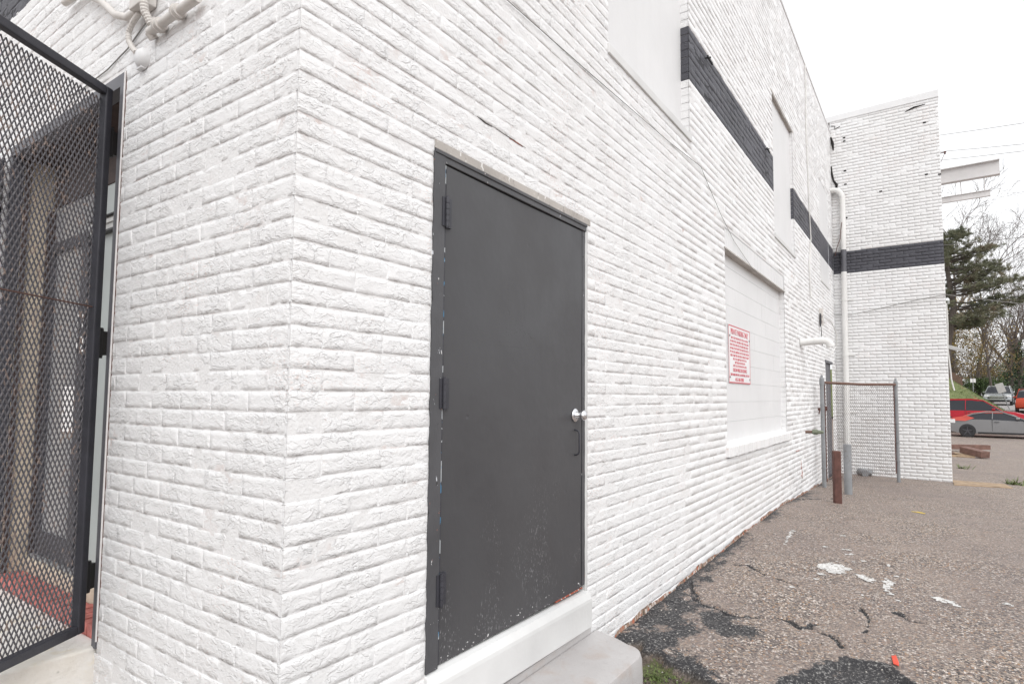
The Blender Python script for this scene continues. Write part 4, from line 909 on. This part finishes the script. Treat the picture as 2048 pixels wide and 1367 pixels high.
b_ = MB(); b_.bar((1.97, YA+.06, 6.42), (2.07, YA+.06, 6.43), .015, .015); b_.bar((2.05, YA+.06, 6.43), (1.975, YA+.06, 6.24), .008, .008); b_.box(2.03, 2.06, YA+.04, YA+.08, 6.39, 6.44); tag(b_.build('cable_hook', M['rust'], None), 'small rusty cable hook high on the wing corner', 'hook')
b_ = MB(); b_.add([(1.95, YA+.25, 2.60), (2.27, YA+.25, 2.48), (2.26, YA+.25, 2.42), (1.95, YA+.25, 2.52), (1.95, YA+.4, 2.61), (2.27, YA+.4, 2.49), (2.26, YA+.4, 2.43), (1.95, YA+.4, 2.53)], [(3, 2, 1, 0), (4, 5, 6, 7), (0, 1, 5, 4), (1, 2, 6, 5), (2, 3, 7, 6), (3, 0, 4, 7)])
tag(b_.build('wall_lamp', M['sign_grey'], None, bevel=.008), 'grey floodlight arm tilted down from the wing corner', 'lamp')
cable('corner_cable', [(1.975, YA+.1, 3.4), (1.985, YA+.1, 3.0), (1.97, YA+.1, 2.5), (2.0, YA+.1, 2.1), (2.01, YA+.1, 1.9), (2.03, YA+.1, 1.78), (2.05, YA+.1, 1.68)], .014, M['cable'], 'tangled white cable hanging at the wing corner')
b_ = MB(); b_.box(1.94, 2.045, YA+.2, YA+.3, 1.05, 1.12); tag(b_.build('outlet_box', M['panel'], None, bevel=.006), 'small white outlet box on the wing corner', 'outlet')

# ------------------------------------------------------------------ far ground: kerb strip, timbers, cars
def gh(x, y): return float(ground_h(np.array(x), np.array(y)))
b_ = MB(); q = [(1.97, 12.35), (2.85, 12.75), (2.8, 13.45), (1.97, 13.35)]
b_.add([(x_, y_, gh(x_, y_)+.015) for x_, y_ in q]+[(x_, y_, gh(x_, y_)-.1) for x_, y_ in q], [(0, 1, 2, 3), (7, 6, 5, 4), (0, 4, 5, 1), (1, 5, 6, 2), (2, 6, 7, 3), (3, 7, 4, 0)])
tag(b_.build('plywood_strip', M['split_wood'], None), 'pale strip of board lying at the wing corner', 'board')
def timber(a, b, w_, h_, mat_, label, dz_=0):
    b_ = MB(); b_.bar((a[0], a[1], gh(*a[:2])+h_/2+a[2]), (b[0], b[1], gh(*b[:2])+h_/2+b[2]), w_, h_); tag(b_.build('timber', mat_, None, bevel=.006), label, 'timber', 'scrap timber beyond the wing')
timber((1.9, 25.4, .08), (3.42, 26.6, .08), .2, .17, M['timber'], 'long brown timber lying beyond the wing')
timber((2.55, 23.3, .12), (3.08, 22.6, .02), .3, .2, M['timber'], 'short thick brown timber end on the lot')
timber((2.0, 23.6, .06), (2.75, 22.9, .02), .34, .05, M['split_wood'], 'split pale board on top of the scrap pile')
timber((1.9, 22.7, .0), (2.8, 22.8, .0), .3, .05, M['split_wood'], 'flat pale board under the scrap pile')
timber((1.9, 23.9, .25), (2.25, 22.9, .0), .1, .1, M['fence_wood'], 'dark plank leaning at the left of the scrap pile')
wt = MB()
for (cx, cy, n_) in ((2.98, 13.7, 60), (2.3, 17.5, 30)):
    for i in range(n_):
        a_ = npr.uniform(0, 6.28); l_ = npr.uniform(.06, .2); p_ = np.array((cx+npr.normal(0, .07), cy+npr.normal(0, .08), gh(cx, cy))); d_ = np.array((math.cos(a_)*l_, math.sin(a_)*l_, l_*npr.uniform(.2, .9))); s_ = np.array((-math.sin(a_), math.cos(a_), 0))*.012
        wt.add([p_-s_, p_+s_, p_+d_*.7+s_*.7, p_+d_], [(0, 1, 2, 3)])
tag(wt.build('grass_tuft', M['weed'], None), 'green grass tufts growing through the far asphalt', 'grass', kind='stuff')

def car(name, label, loc, rz, paint_, prof, roof, Lw, wheel_x, rad, halfw, roofmat=None, group=None):
    # prof: body side outline [(x, z)], roof: greenhouse outline [(x, z)] starting and ending on the belt line
    c = empty(name, loc, rz, label, 'car', group)
    def loft(poly, w_of, mat_, nm, n=9):
        b_ = MB(); k = len(poly); vs = []
        for i in range(n):
            t_ = -1+2*i/(n-1)
            for x_, z_ in poly:
                zc = .55; inset = 1-.10*abs(t_)**5; w_ = w_of(z_); vs.append((x_*(1-.018*abs(t_)**4), t_*w_, z_ - .035*abs(t_)**4*(1 if z_ > .7 else 0)))
        fs = [(i*k+j, i*k+(j+1) % k, (i+1)*k+(j+1) % k, (i+1)*k+j) for i in range(n-1) for j in range(k)] + [tuple(range(k-1, -1, -1)), tuple(range((n-1)*k, n*k))]
        b_.add(vs, fs); return b_.build(nm, mat_, c, smooth=True)
    loft(prof, lambda z_: halfw*(1-.05*max(0, .45-z_)/.3-.06*max(0, z_-.7)/.3), paint_, 'body')
    belt = roof[0][1]; top = max(z_ for _, z_ in roof)
    gw = lambda z_: halfw*(.93-.20*(z_-belt)/(top-belt))
    loft(roof, gw, M['car_glass'], 'windows')
    rp = [(x_, z_) for x_, z_ in roof if z_ > top-.12]; hi = [(x_, z_+.012) for x_, z_ in rp]
    loft(hi+[(x_, z_-.03) for x_, z_ in rp[::-1]], lambda z_: gw(top)*1.03, roofmat or paint_, 'roof')
    for sgn in (-1, 1):
        b_ = MB()
        pil = [roof[0]] + rp + [roof[-1]]
        for (xa, za), (xb, zb) in zip(pil[:-1], pil[1:]): b_.bar((xa, sgn*gw(za)*1.0, za), (xb, sgn*gw(zb)*1.0, zb+.005), .05, .055)
        mx = (roof[0][0]+roof[-1][0])/2+.0; b_.bar((mx, sgn*gw(belt)*1.0, belt), (mx+.03, sgn*gw(top)*1.0, top-.02), .03, .06)
        b_.build('pillar', paint_, c)
        b_ = MB(); mx = roof[-1][0]-.45 if roof[-1][0] > roof[0][0] else 0; b_.box(mx, mx+.16, sgn*halfw*.95, sgn*(halfw+.15), belt-.0, belt+.11); b_.build('mirror', paint_, c, bevel=.03)
        b_ = MB(); b_.box(wheel_x[0]+rad+.1, wheel_x[1]-rad-.1, sgn*halfw*.9, sgn*(halfw*.985), .20, .30); b_.build('side_skirt', M['black'], c, bevel=.02)
        b_ = MB(); mx = (roof[0][0]+roof[-1][0])/2
        for q_ in (mx-.02, roof[-1][0]-.12): b_.box(q_, q_+.014, sgn*halfw*.95, sgn*(halfw*.99+.004), .36, belt-.03)
        b_.build('door_seam', M['black'], c)
        b_ = MB(); mx = (roof[0][0]+roof[-1][0])/2; b_.box(mx+.08, mx+.28, sgn*halfw*.95, sgn*halfw*1.0+sgn*.012, belt-.16, belt-.125); b_.build('handle', M['rim'], c)
    for x_ in wheel_x:
        for sgn in (-1, 1):
            b_ = MB(); b_.lathe((x_, sgn*(halfw-.17), rad), (0, sgn, 0), [(0, .1), (0, rad+.03), (.165, rad+.03), (.165, .1)], 24); b_.build('wheel_arch', M['black'], c)
            wq = empty('wheel', (x_, sgn*(halfw-.14), rad), 0, parent=c)
            b_ = MB(); b_.lathe((0, 0, 0), (0, sgn, 0), [(0, .05), (0, rad*.95), (.03, rad), (.14, rad), (.17, rad*.94), (.172, rad*.7), (.12, rad*.68), (.12, .0)], 26); b_.build('tyre', M['tyre'], wq, smooth=True)
            b_ = MB(); b_.lathe((0, sgn*.13, 0), (0, sgn, 0), [(0, .06), (.035, .05), (.04, 0)], 12)
            for q in range(5): a_ = q*2*math.pi/5+.3; b_.bar((0, sgn*.14, 0), (rad*.7*math.cos(a_), sgn*.15, rad*.7*math.sin(a_)), .05, .02, (0, 1, 0))
            b_.build('rim', M['rim'], wq)
    return c
COUPE = [(-2.35, .35), (-2.38, .62), (-2.30, .92), (-1.7, .99), (-.6, .98), (.85, .93), (1.6, .86), (2.1, .74), (2.28, .55), (2.22, .28), (1.7, .22), (-1.8, .22)]
COUPE_R = [(-1.75, .97), (-1.15, 1.24), (-.5, 1.35), (.1, 1.34), (.55, 1.22), (1.05, .93)]
SUV = [(-2.3, .40), (-2.34, .75), (-2.26, 1.05), (-1.0, 1.06), (1.0, 1.05), (1.75, .99), (2.15, .88), (2.28, .66), (2.25, .34), (1.8, .28), (-1.8, .28)]
SUV_R = [(-2.15, 1.05), (-1.95, 1.50), (-1.4, 1.66), (-.2, 1.68), (.35, 1.60), (1.15, 1.05)]
gc = gh(4.6, 39)
c1 = car('parked_car', 'silver grey coupe with red cloth over its rear window parked sideways', (4.75, 38.75, gc), -.04, M['car_grey'], COUPE, COUPE_R, 0, (-1.42, 1.42), .335, .92, M['red_top'])
q = MB(); 
for i in range(9):
    t_ = -1+2*i/8; q.v += [(-2.2, t_*.80, .955), (-1.7, t_*.84, 1.03), (-1.15, t_*.72, 1.285), (-.5, t_*.70, 1.375), (.0, t_*.70, 1.37)]
q.f = [(i*5+j, i*5+j+1, i*5+j+6, i*5+j+5) for i in range(8) for j in range(4)]; q.m = [0]*len(q.f); q.build('red_cover', M['red_top'], c1, smooth=True)
q = MB(); q.add([(-2.2, -.93, .87), (-1.5, -.94, .86), (-1.1, -.88, 1.02), (-1.45, -.84, 1.14), (-1.9, -.86, 1.05)], [(0, 1, 2, 3, 4)]); q.build('red_cover', M['red_top'], c1)
car('parked_car', 'red station wagon parked behind the silver grey coupe', (3.9, 42.0, gh(4, 42)+.12), -.03, M['car_red'], SUV, SUV_R, 0, (-1.4, 1.4), .35, .93)
ps = at(1999, 803, 54); c3 = car('parked_car', 'pale grey car facing the viewer on the sloping road', (ps[0], ps[1], gh(ps[0], ps[1])+.01), math.radians(-98), M['car_white'], [(a*.98, b*1.04) for a, b in SUV], [(a*.98, b*1.04) for a, b in SUV_R], 0, (-1.4, 1.4), .36, 1.0)
b_ = MB(); b_.box(2.20, 2.27, -.62, .62, .70, .80); b_.box(2.20, 2.27, -.55, .55, .52, .60); b_.build('grille', M['chrome'], c3)
b_ = MB(); b_.box(2.20, 2.262, -.7, .7, .60, .70); b_.box(2.2, 2.262, -.85, .85, .34, .46); b_.build('intake', M['black'], c3)
for s_ in (-1, 1): b_ = MB(); b_.box(2.05, 2.24, s_*.62, s_*.92, .72, .86); b_.build('headlight', M['sign_w'], c3, bevel=.03)
ps = at(2047, 815, 42); car('parked_car', 'orange red car seen from behind at the right edge', (ps[0]+.5, ps[1], gh(ps[0], ps[1])), math.radians(84), M['car_orange'], SUV, [(a, b) for a, b in SUV_R], 0, (-1.4, 1.4), .35, .92)
ps = at(2046, 795, 75); car('parked_car', 'grey car half hidden behind the orange red car', (ps[0]+1, ps[1], gh(ps[0], ps[1])), math.radians(70), M['car_grey'], COUPE, COUPE_R, 0, (-1.42, 1.42), .33, .92)

# road, kerb, grass bank
rx = lambda y_: 6.35-.022*(y_-50)
ysr = np.linspace(45, 190, 60); V_ = []; 
for y_ in ysr: V_ += [(rx(y_), y_, gh(9, y_)+.03), (rx(y_)+9, y_, gh(9, y_)+.03)]
tag(link('road', np_mesh('road', V_, [(2*i, 2*i+1, 2*i+3, 2*i+2) for i in range(59)], True), M['road']), kind='structure')
kb_ = MB()
for y0_, y1_ in zip(ysr[:-1], ysr[1:]):
    a, b = (rx(y0_), y0_, gh(9, y0_)), (rx(y1_), y1_, gh(9, y1_)); kb_.add([(p[0]-dx, p[1], p[2]+dz_) for p in (a, b) for dx, dz_ in ((0, -.1), (0, .15), (.16, .15), (.16, -.1))], [(0, 4, 5, 1), (1, 5, 6, 2), (2, 6, 7, 3)])
tag(kb_.build('kerb', M['kerb'], None), kind='structure')
gx_ = np.linspace(-22, 6.2, 70); gy_ = np.concatenate([np.linspace(44.2, 80, 60), np.linspace(82, 150, 24)])
A, B = np.meshgrid(gx_, gy_); edge_ = 6.19-.022*(B-50); A = A/6.2*(1); A = -22+(A*6.2+22)/(28.2)*(edge_+22)
rise = np.clip((edge_-A)*.72, 0, 3.2); rise = rise*np.clip((B-44.2)/4.5, 0, 1)
Zb = np.interp(B, KY, KZ)+.10+rise+.05*wobble(A, B, 1.3, 10, 2)+.03*wobble(A, B, 4, 10, 15)
id_ = np.arange(A.size).reshape(A.shape); F_ = np.stack([id_[:-1, :-1], id_[:-1, 1:], id_[1:, 1:], id_[1:, :-1]], -1).reshape(-1, 4)
tag(link('grass_bank', np_mesh('grass_bank', np.stack([A, B, Zb], -1).reshape(-1, 3), F_, True), M['grass']), kind='structure')
def bank_z(x, y):
    e_ = 6.19-.022*(y-50); return float(np.interp(y, KY, KZ))+.10+min(max((e_-x)*.72, 0), 3.2)*min(max((y-44.2)/4.5, 0), 1)
gb = MB()
for i in range(5200):
    y_ = npr.uniform(45, 62); x_ = npr.uniform(0, 6.1-.022*(y_-50)); z_ = bank_z(x_, y_); a_ = npr.uniform(0, 6.28); l_ = npr.uniform(.05, .13); s_ = np.array((math.cos(a_), math.sin(a_), 0))*.02
    p_ = np.array((x_, y_, z_)); gb.add([p_-s_, p_+s_, p_+np.array((npr.normal(0, .03), npr.normal(0, .03), l_))], [(0, 1, 2)])
tag(gb.build('grass_blades', M['weed'], None), 'grass growing on the bank behind the parked cars', 'grass', kind='stuff')

# boards, signs, poles, power lines
bf = empty('board_fence', (2.6, 70, 0), 0, 'low brown board fence at the top of the grass bank', 'fence')
for i in range(26):
    x_ = .2+i*.16; z_ = 2.55 if True else 0; zg = bank_z(x_, 68); q = MB(); q.box(x_, x_+.15, 68, 68.03, zg-.2, zg+1.35+npr.uniform(-.03, .03)); child(q, 'board', M['fence_wood'], bf)
q = MB(); q.box(.2, 4.4, 68.03, 68.08, 2.9, 3.0); child(q, 'fence_rail', M['fence_wood'], bf)
def street_sign(u, vb, vt, d, plates, label, lean=0, mat_=None):
    p0 = at(u, vb, d); s_ = empty('street_sign', (p0[0], p0[1], p0[2]), 0, label, 'sign'); h_ = (vb-vt)*d/1176.5
    q = MB(); q.tube([(0, 0, -1.2), (0, 0, h_)], .035, 8); q.build('post', M['galv'], s_)
    for (x0, x1, z0, z1) in plates: q = MB(); q.box(x0, x1, -.06, -.04, h_+z0, h_+z1); q.build('plate', mat_ or M['sign_w'], s_)
    s_.rotation_euler = (0, lean, 0.1); return s_
street_sign(1947, 792, 757, 52, [(-.20, -.02, -.33, 0), (.02, .20, -.33, 0)], 'post with two small white sign plates on the grass bank')
street_sign(2023, 827, 764, 45, [(-.26, .26, -.72, .02)], 'leaning street sign with grey back beside the sloping road', -.3, M['sign_grey'])
up_ = at(2033, 790, 75); po = empty('utility_pole', (up_[0], up_[1], gh(9, up_[1])), 0, 'wooden utility pole with crossarm and transformer beyond the road', 'pole')
q = MB(); q.tube([(0, 0, 0), (0, 0, 8.6)], [.2, .15], 10); q.build('pole_shaft', M['pole_wood'], po)
q = MB(); q.bar((-1.2, 0, 6.2), (1.2, 0, 6.2), .12, .12); q.build('crossarm', M['beam'], po)
q = MB(); q.tube([(-.2, -.4, 4.9), (-.2, -.4, 5.8)], .26, 12); q.build('transformer', M['sign_grey'], po)
q = MB(); q.tube([(-.1, -.1, 3.2), (-.5, -.3, 3.5), (-1.1, -.5, 3.62), (-1.8, -.6, 3.55)], .05, 6); q.build('lamp_arm', M['beam'], po)
for i, (a, b) in enumerate((((1884, 270), (2048, 246)), ((1884, 303), (2048, 288)), ((1886, 320), (2048, 302)), ((1890, 490), (2048, 474)), ((1890, 620), (2048, 590)))):
    p0, p1 = at(a[0], a[1], 30), at(b[0], b[1], 26); d_ = p1-p0; pts = [p0-d_*3+np.array((0, 0, .0)), p0, p0+d_*.5-np.array((0, 0, .01)), p1, p1+d_*3]
    cable('power_line', pts, .011 if i < 3 else .014, M['wire'] if i != 4 else M['black'], ['topmost thin power line crossing the white sky', 'second power line from the top of the sky', 'third power line just above the steel beam', 'power line passing in front of the bare branches', 'dark power line below the pine crown'][i])

# ------------------------------------------------------------------ vegetation
def branch(mb_, p, d, l_, r_, depth, rg, tips, spread=.55, sides=5, up=.12):
    r_ = max(r_, .017); p = np.array(p, float); d = np.array(d, float)/np.linalg.norm(d); pts = [p]; rs_ = [r_]; n = 4
    for i in range(n):
        d = d + np.array([rg.normal(0, .10), rg.normal(0, .10), rg.normal(0, .08)+up*.25]); d /= np.linalg.norm(d); p = p+d*l_/n; pts.append(p); rs_.append(max(r_*(1-.45*(i+1)/n), .011))
        if depth > 0 and i >= 1:
            for q in range(1 if i < 3 else 2):
                a_ = rg.uniform(0, 6.28); x_ = np.cross(d, (0, 0, 1.0)); x_ = x_/max(np.linalg.norm(x_), 1e-6); y_ = np.cross(d, x_)
                nd_ = d + spread*rg.uniform(.8, 1.6)*(math.cos(a_)*x_+math.sin(a_)*y_); branch(mb_, p, nd_, l_*rg.uniform(.5, .75), rs_[-1]*.62, depth-1, rg, tips, spread, 3 if depth < 3 else sides, up)
    mb_.tube(pts, rs_, sides, False); tips.append((pts[-1], d))
def leaves(tips, n, size, spread, rg, mat_, name, parent, flat=.6):
    C_ = np.array([t_[0] for t_ in tips]); k = rg.randint(0, len(C_), n); P_ = C_[k]+rg.normal(0, spread, (n, 3)); A_ = rg.normal(0, 1, (n, 3)); A_ /= np.linalg.norm(A_, axis=1)[:, None]
    B_ = np.cross(A_, rg.normal(0, 1, (n, 3))); B_ /= np.linalg.norm(B_, axis=1)[:, None]; s_ = size*rg.uniform(.6, 1.4, (n, 1))
    V_ = np.stack([P_-A_*s_, P_+B_*s_*flat, P_+A_*s_, P_-B_*s_*flat], 1).reshape(-1, 3); return link(name, np_mesh(name, V_, np.arange(4*n).reshape(n, 4)), mat_, parent)
def bare_tree(u, d, h_, label, seed, lean=(0, 0), depth=4, r_=.2, group='bare trees beyond the lot', base=None, spread=.55):
    rg = np.random.RandomState(seed); b0 = at(u, 798, d); zg = bank_z(b0[0], b0[1]) if base is None else base
    t_ = empty('bare_tree', (b0[0], b0[1], zg), 0, label, 'tree', group); tr = MB(); tips = []
    pts = [(0, 0, -.3), (lean[0]*.3, lean[1]*.3, h_*.2), (lean[0], lean[1], h_*.42)]; tr.tube(pts, [r_, r_*.8, r_*.65], 8, False); tr.build('trunk', M['bark'], t_, smooth=True)
    cr_ = MB()
    for i in range(5):
        a_ = rg.uniform(0, 6.28); s0 = np.array(pts[1])+(np.array(pts[2])-np.array(pts[1]))*rg.uniform(.4, 1) if i else np.array(pts[2])
        branch(cr_, s0, (math.cos(a_)*.6*(i > 0), math.sin(a_)*.6*(i > 0), 1), h_*rg.uniform(.26, .4), r_*.55, depth, rg, tips, spread)
    cr_.build('crown', M['twig'], t_); return t_, tips
bare_tree(1905, 66, 21.5, 'tall bare tree rising behind the pine', 3, (.6, 0), 4, .22)
bare_tree(1955, 72, 17, 'bare tree with fine twigs to the right of the pine', 8, (.8, 0), 4, .18)
bare_tree(1985, 58, 9.5, 'slim bare tree beside the sloping road', 12, (-.3, 0), 3, .14)
bare_tree(2075, 80, 17, 'bare tree reaching in from the right edge', 17, (-1.0, 0), 4, .2, base=1.2)
for u, d, h_, seed, lab in ((2021, 74, 11, 5, 'ivy covered forked trunk left of the utility pole'), (2040, 70, 12, 9, 'thick ivy covered trunk at the right edge')):
    t_, tips = bare_tree(u, d, h_, lab, seed, (.2, 0), 3, .38, 'ivy covered trees', base=1.0, spread=.4); rg = np.random.RandomState(seed)
    C_ = [(np.array((.2*k/30+rg.normal(0, .1), rg.normal(0, .1), .3+k*h_*.6/30)), None) for k in range(30)]; leaves(C_, 1800, .11, .26, rg, M['ivy'], 'ivy', t_)
# pine
pb = at(1893, 798, 46); zg = bank_z(pb[0], pb[1]); pine = empty('pine_tree', (pb[0], pb[1], zg), 0, 'large green pine spreading to the right behind the wing', 'tree'); rg = np.random.RandomState(21)
tr = MB(); tp = [(-.1, 0, -.3), (.25, 0, 3.0), (.7, 0, 5.6), (.4, 0, 8.2), (.2, 0, 11.6)]; tr.tube(tp, [.32, .27, .22, .16, .05], 9, False); tr.build('trunk', M['bark'], pine, smooth=True)
tz = [p[2] for p in tp]; tx = [p[0] for p in tp]; pbm = MB(); tufts = []
for i in range(74):
    z = rg.uniform(3.8, 11.4); x0 = float(np.interp(z, tz, tx)); reach = np.interp(z, [3.8, 5.5, 8, 10, 11.5], [3.0, 4.6, 4.1, 2.7, .9])*rg.uniform(.6, 1.1); a_ = rg.uniform(0, 6.28)
    if rg.rand() < .45: a_ = rg.normal(0, .7)
    pts = [np.array((x0, 0, z))]; d = np.array((math.cos(a_), math.sin(a_), rg.uniform(-.12, .25)))
    for k in range(5): pts.append(pts[-1]+d*reach/5+np.array((0, 0, .04*k*reach/4+rg.normal(0, .06))))
    pbm.tube(pts, [.07, .06, .045, .035, .025, .012], 4, False)
    for k in range(2, 6):
        for q in range(6 if k < 5 else 9): tufts.append(pts[k]+rg.normal(0, [.28, .28, .13]))
pbm.build('limbs', M['bark'], pine)
T_ = np.array(tufts); nn = 42; n = len(T_)*nn; P_ = np.repeat(T_, nn, 0)+rg.normal(0, .05, (n, 3)); D_ = rg.normal(0, 1, (n, 3)); D_[:, 2] = np.abs(D_[:, 2])*.6; D_ /= np.linalg.norm(D_, axis=1)[:, None]
S_ = np.cross(D_, rg.normal(0, 1, (n, 3))); S_ /= np.linalg.norm(S_, axis=1)[:, None]; l_ = rg.uniform(.14, .26, (n, 1))
V_ = np.stack([P_-S_*.015, P_+S_*.015, P_+D_*l_], 1).reshape(-1, 3); link('crown', np_mesh('crown', V_, np.arange(3*n).reshape(n, 3)), M['pine'], pine)
# brown-leaved understorey and shrubs
def shrub(u, v, d, w_, h_, label, mat_, n, size, seed, cat='shrub', group=None, extra=None, zoff=0):
    rg = np.random.RandomState(seed); b0 = at(u, v, d); zg = (bank_z(b0[0], b0[1]) if b0[0] < 6.19-.022*(b0[1]-50) else gh(9, b0[1]))+zoff; t_ = empty('shrub', (b0[0], b0[1], zg), 0, label, cat, group)
    st_ = MB(); tips = []
    for i in range(7):
        a_ = rg.uniform(0, 6.28); branch(st_, (rg.normal(0, w_*.16), rg.normal(0, w_*.16), -.2), (math.cos(a_)*.5*w_/h_, math.sin(a_)*.5*w_/h_, 1), h_*.62, .05, 2, rg, tips, .7, 4)
    st_.build('stems', M['twig'], t_); tt = [(p*np.array((1, 1, 1)), None) for p, _ in tips]
    leaves(tt, n, size, .16*max(w_, h_)/2, rg, mat_, 'foliage', t_)
    if extra: leaves([q for q in tt if rg.rand() < .15], n//8, size, .14, rg, extra, 'yellow_foliage', t_)
    return t_
shrub(1903, 790, 60, 4.5, 7.5, 'tall brown leaved shrub behind the wing corner', M['brown_leaf'], 5200, .075, 31, 'shrub', 'autumn shrubs on the bank', M['yellow_leaf'])
shrub(1940, 795, 64, 4.5, 7.0, 'brown and green shrub below the pine', M['brown_leaf'], 5200, .075, 32, 'shrub', 'autumn shrubs on the bank', M['hedge'])
shrub(1972, 795, 68, 3.2, 6.0, 'thin rusty shrub left of the pale grey car', M['brown_leaf'], 2600, .07, 33, 'shrub', 'autumn shrubs on the bank')
shrub(1962, 796, 62, 3.0, 2.3, 'dark green shrub left of the pale grey car', M['hedge'], 3200, .09, 34, 'shrub', 'green shrubs along the road')
shrub(1998, 790, 90, 5.0, 4.2, 'pale green shrub behind the pale grey car', M['hedge'], 3200, .12, 35, 'shrub', 'green shrubs along the road', None, .5)
shrub(2030, 792, 84, 5.0, 3.0, 'green hedge shrub right of the leaning sign', M['hedge'], 3600, .11, 36, 'shrub', 'green shrubs along the road', None, .5)
shrub(2050, 792, 80, 4.0, 4.5, 'green shrub at the right edge below the ivy trunk', M['hedge'], 3200, .11, 37, 'shrub', 'green shrubs along the road', M['yellow_leaf'], .5)
shrub(1925, 785, 85, 7, 5, 'dense brown thicket behind the board fence', M['brown_leaf'], 4200, .12, 38, 'shrub', 'autumn shrubs on the bank')
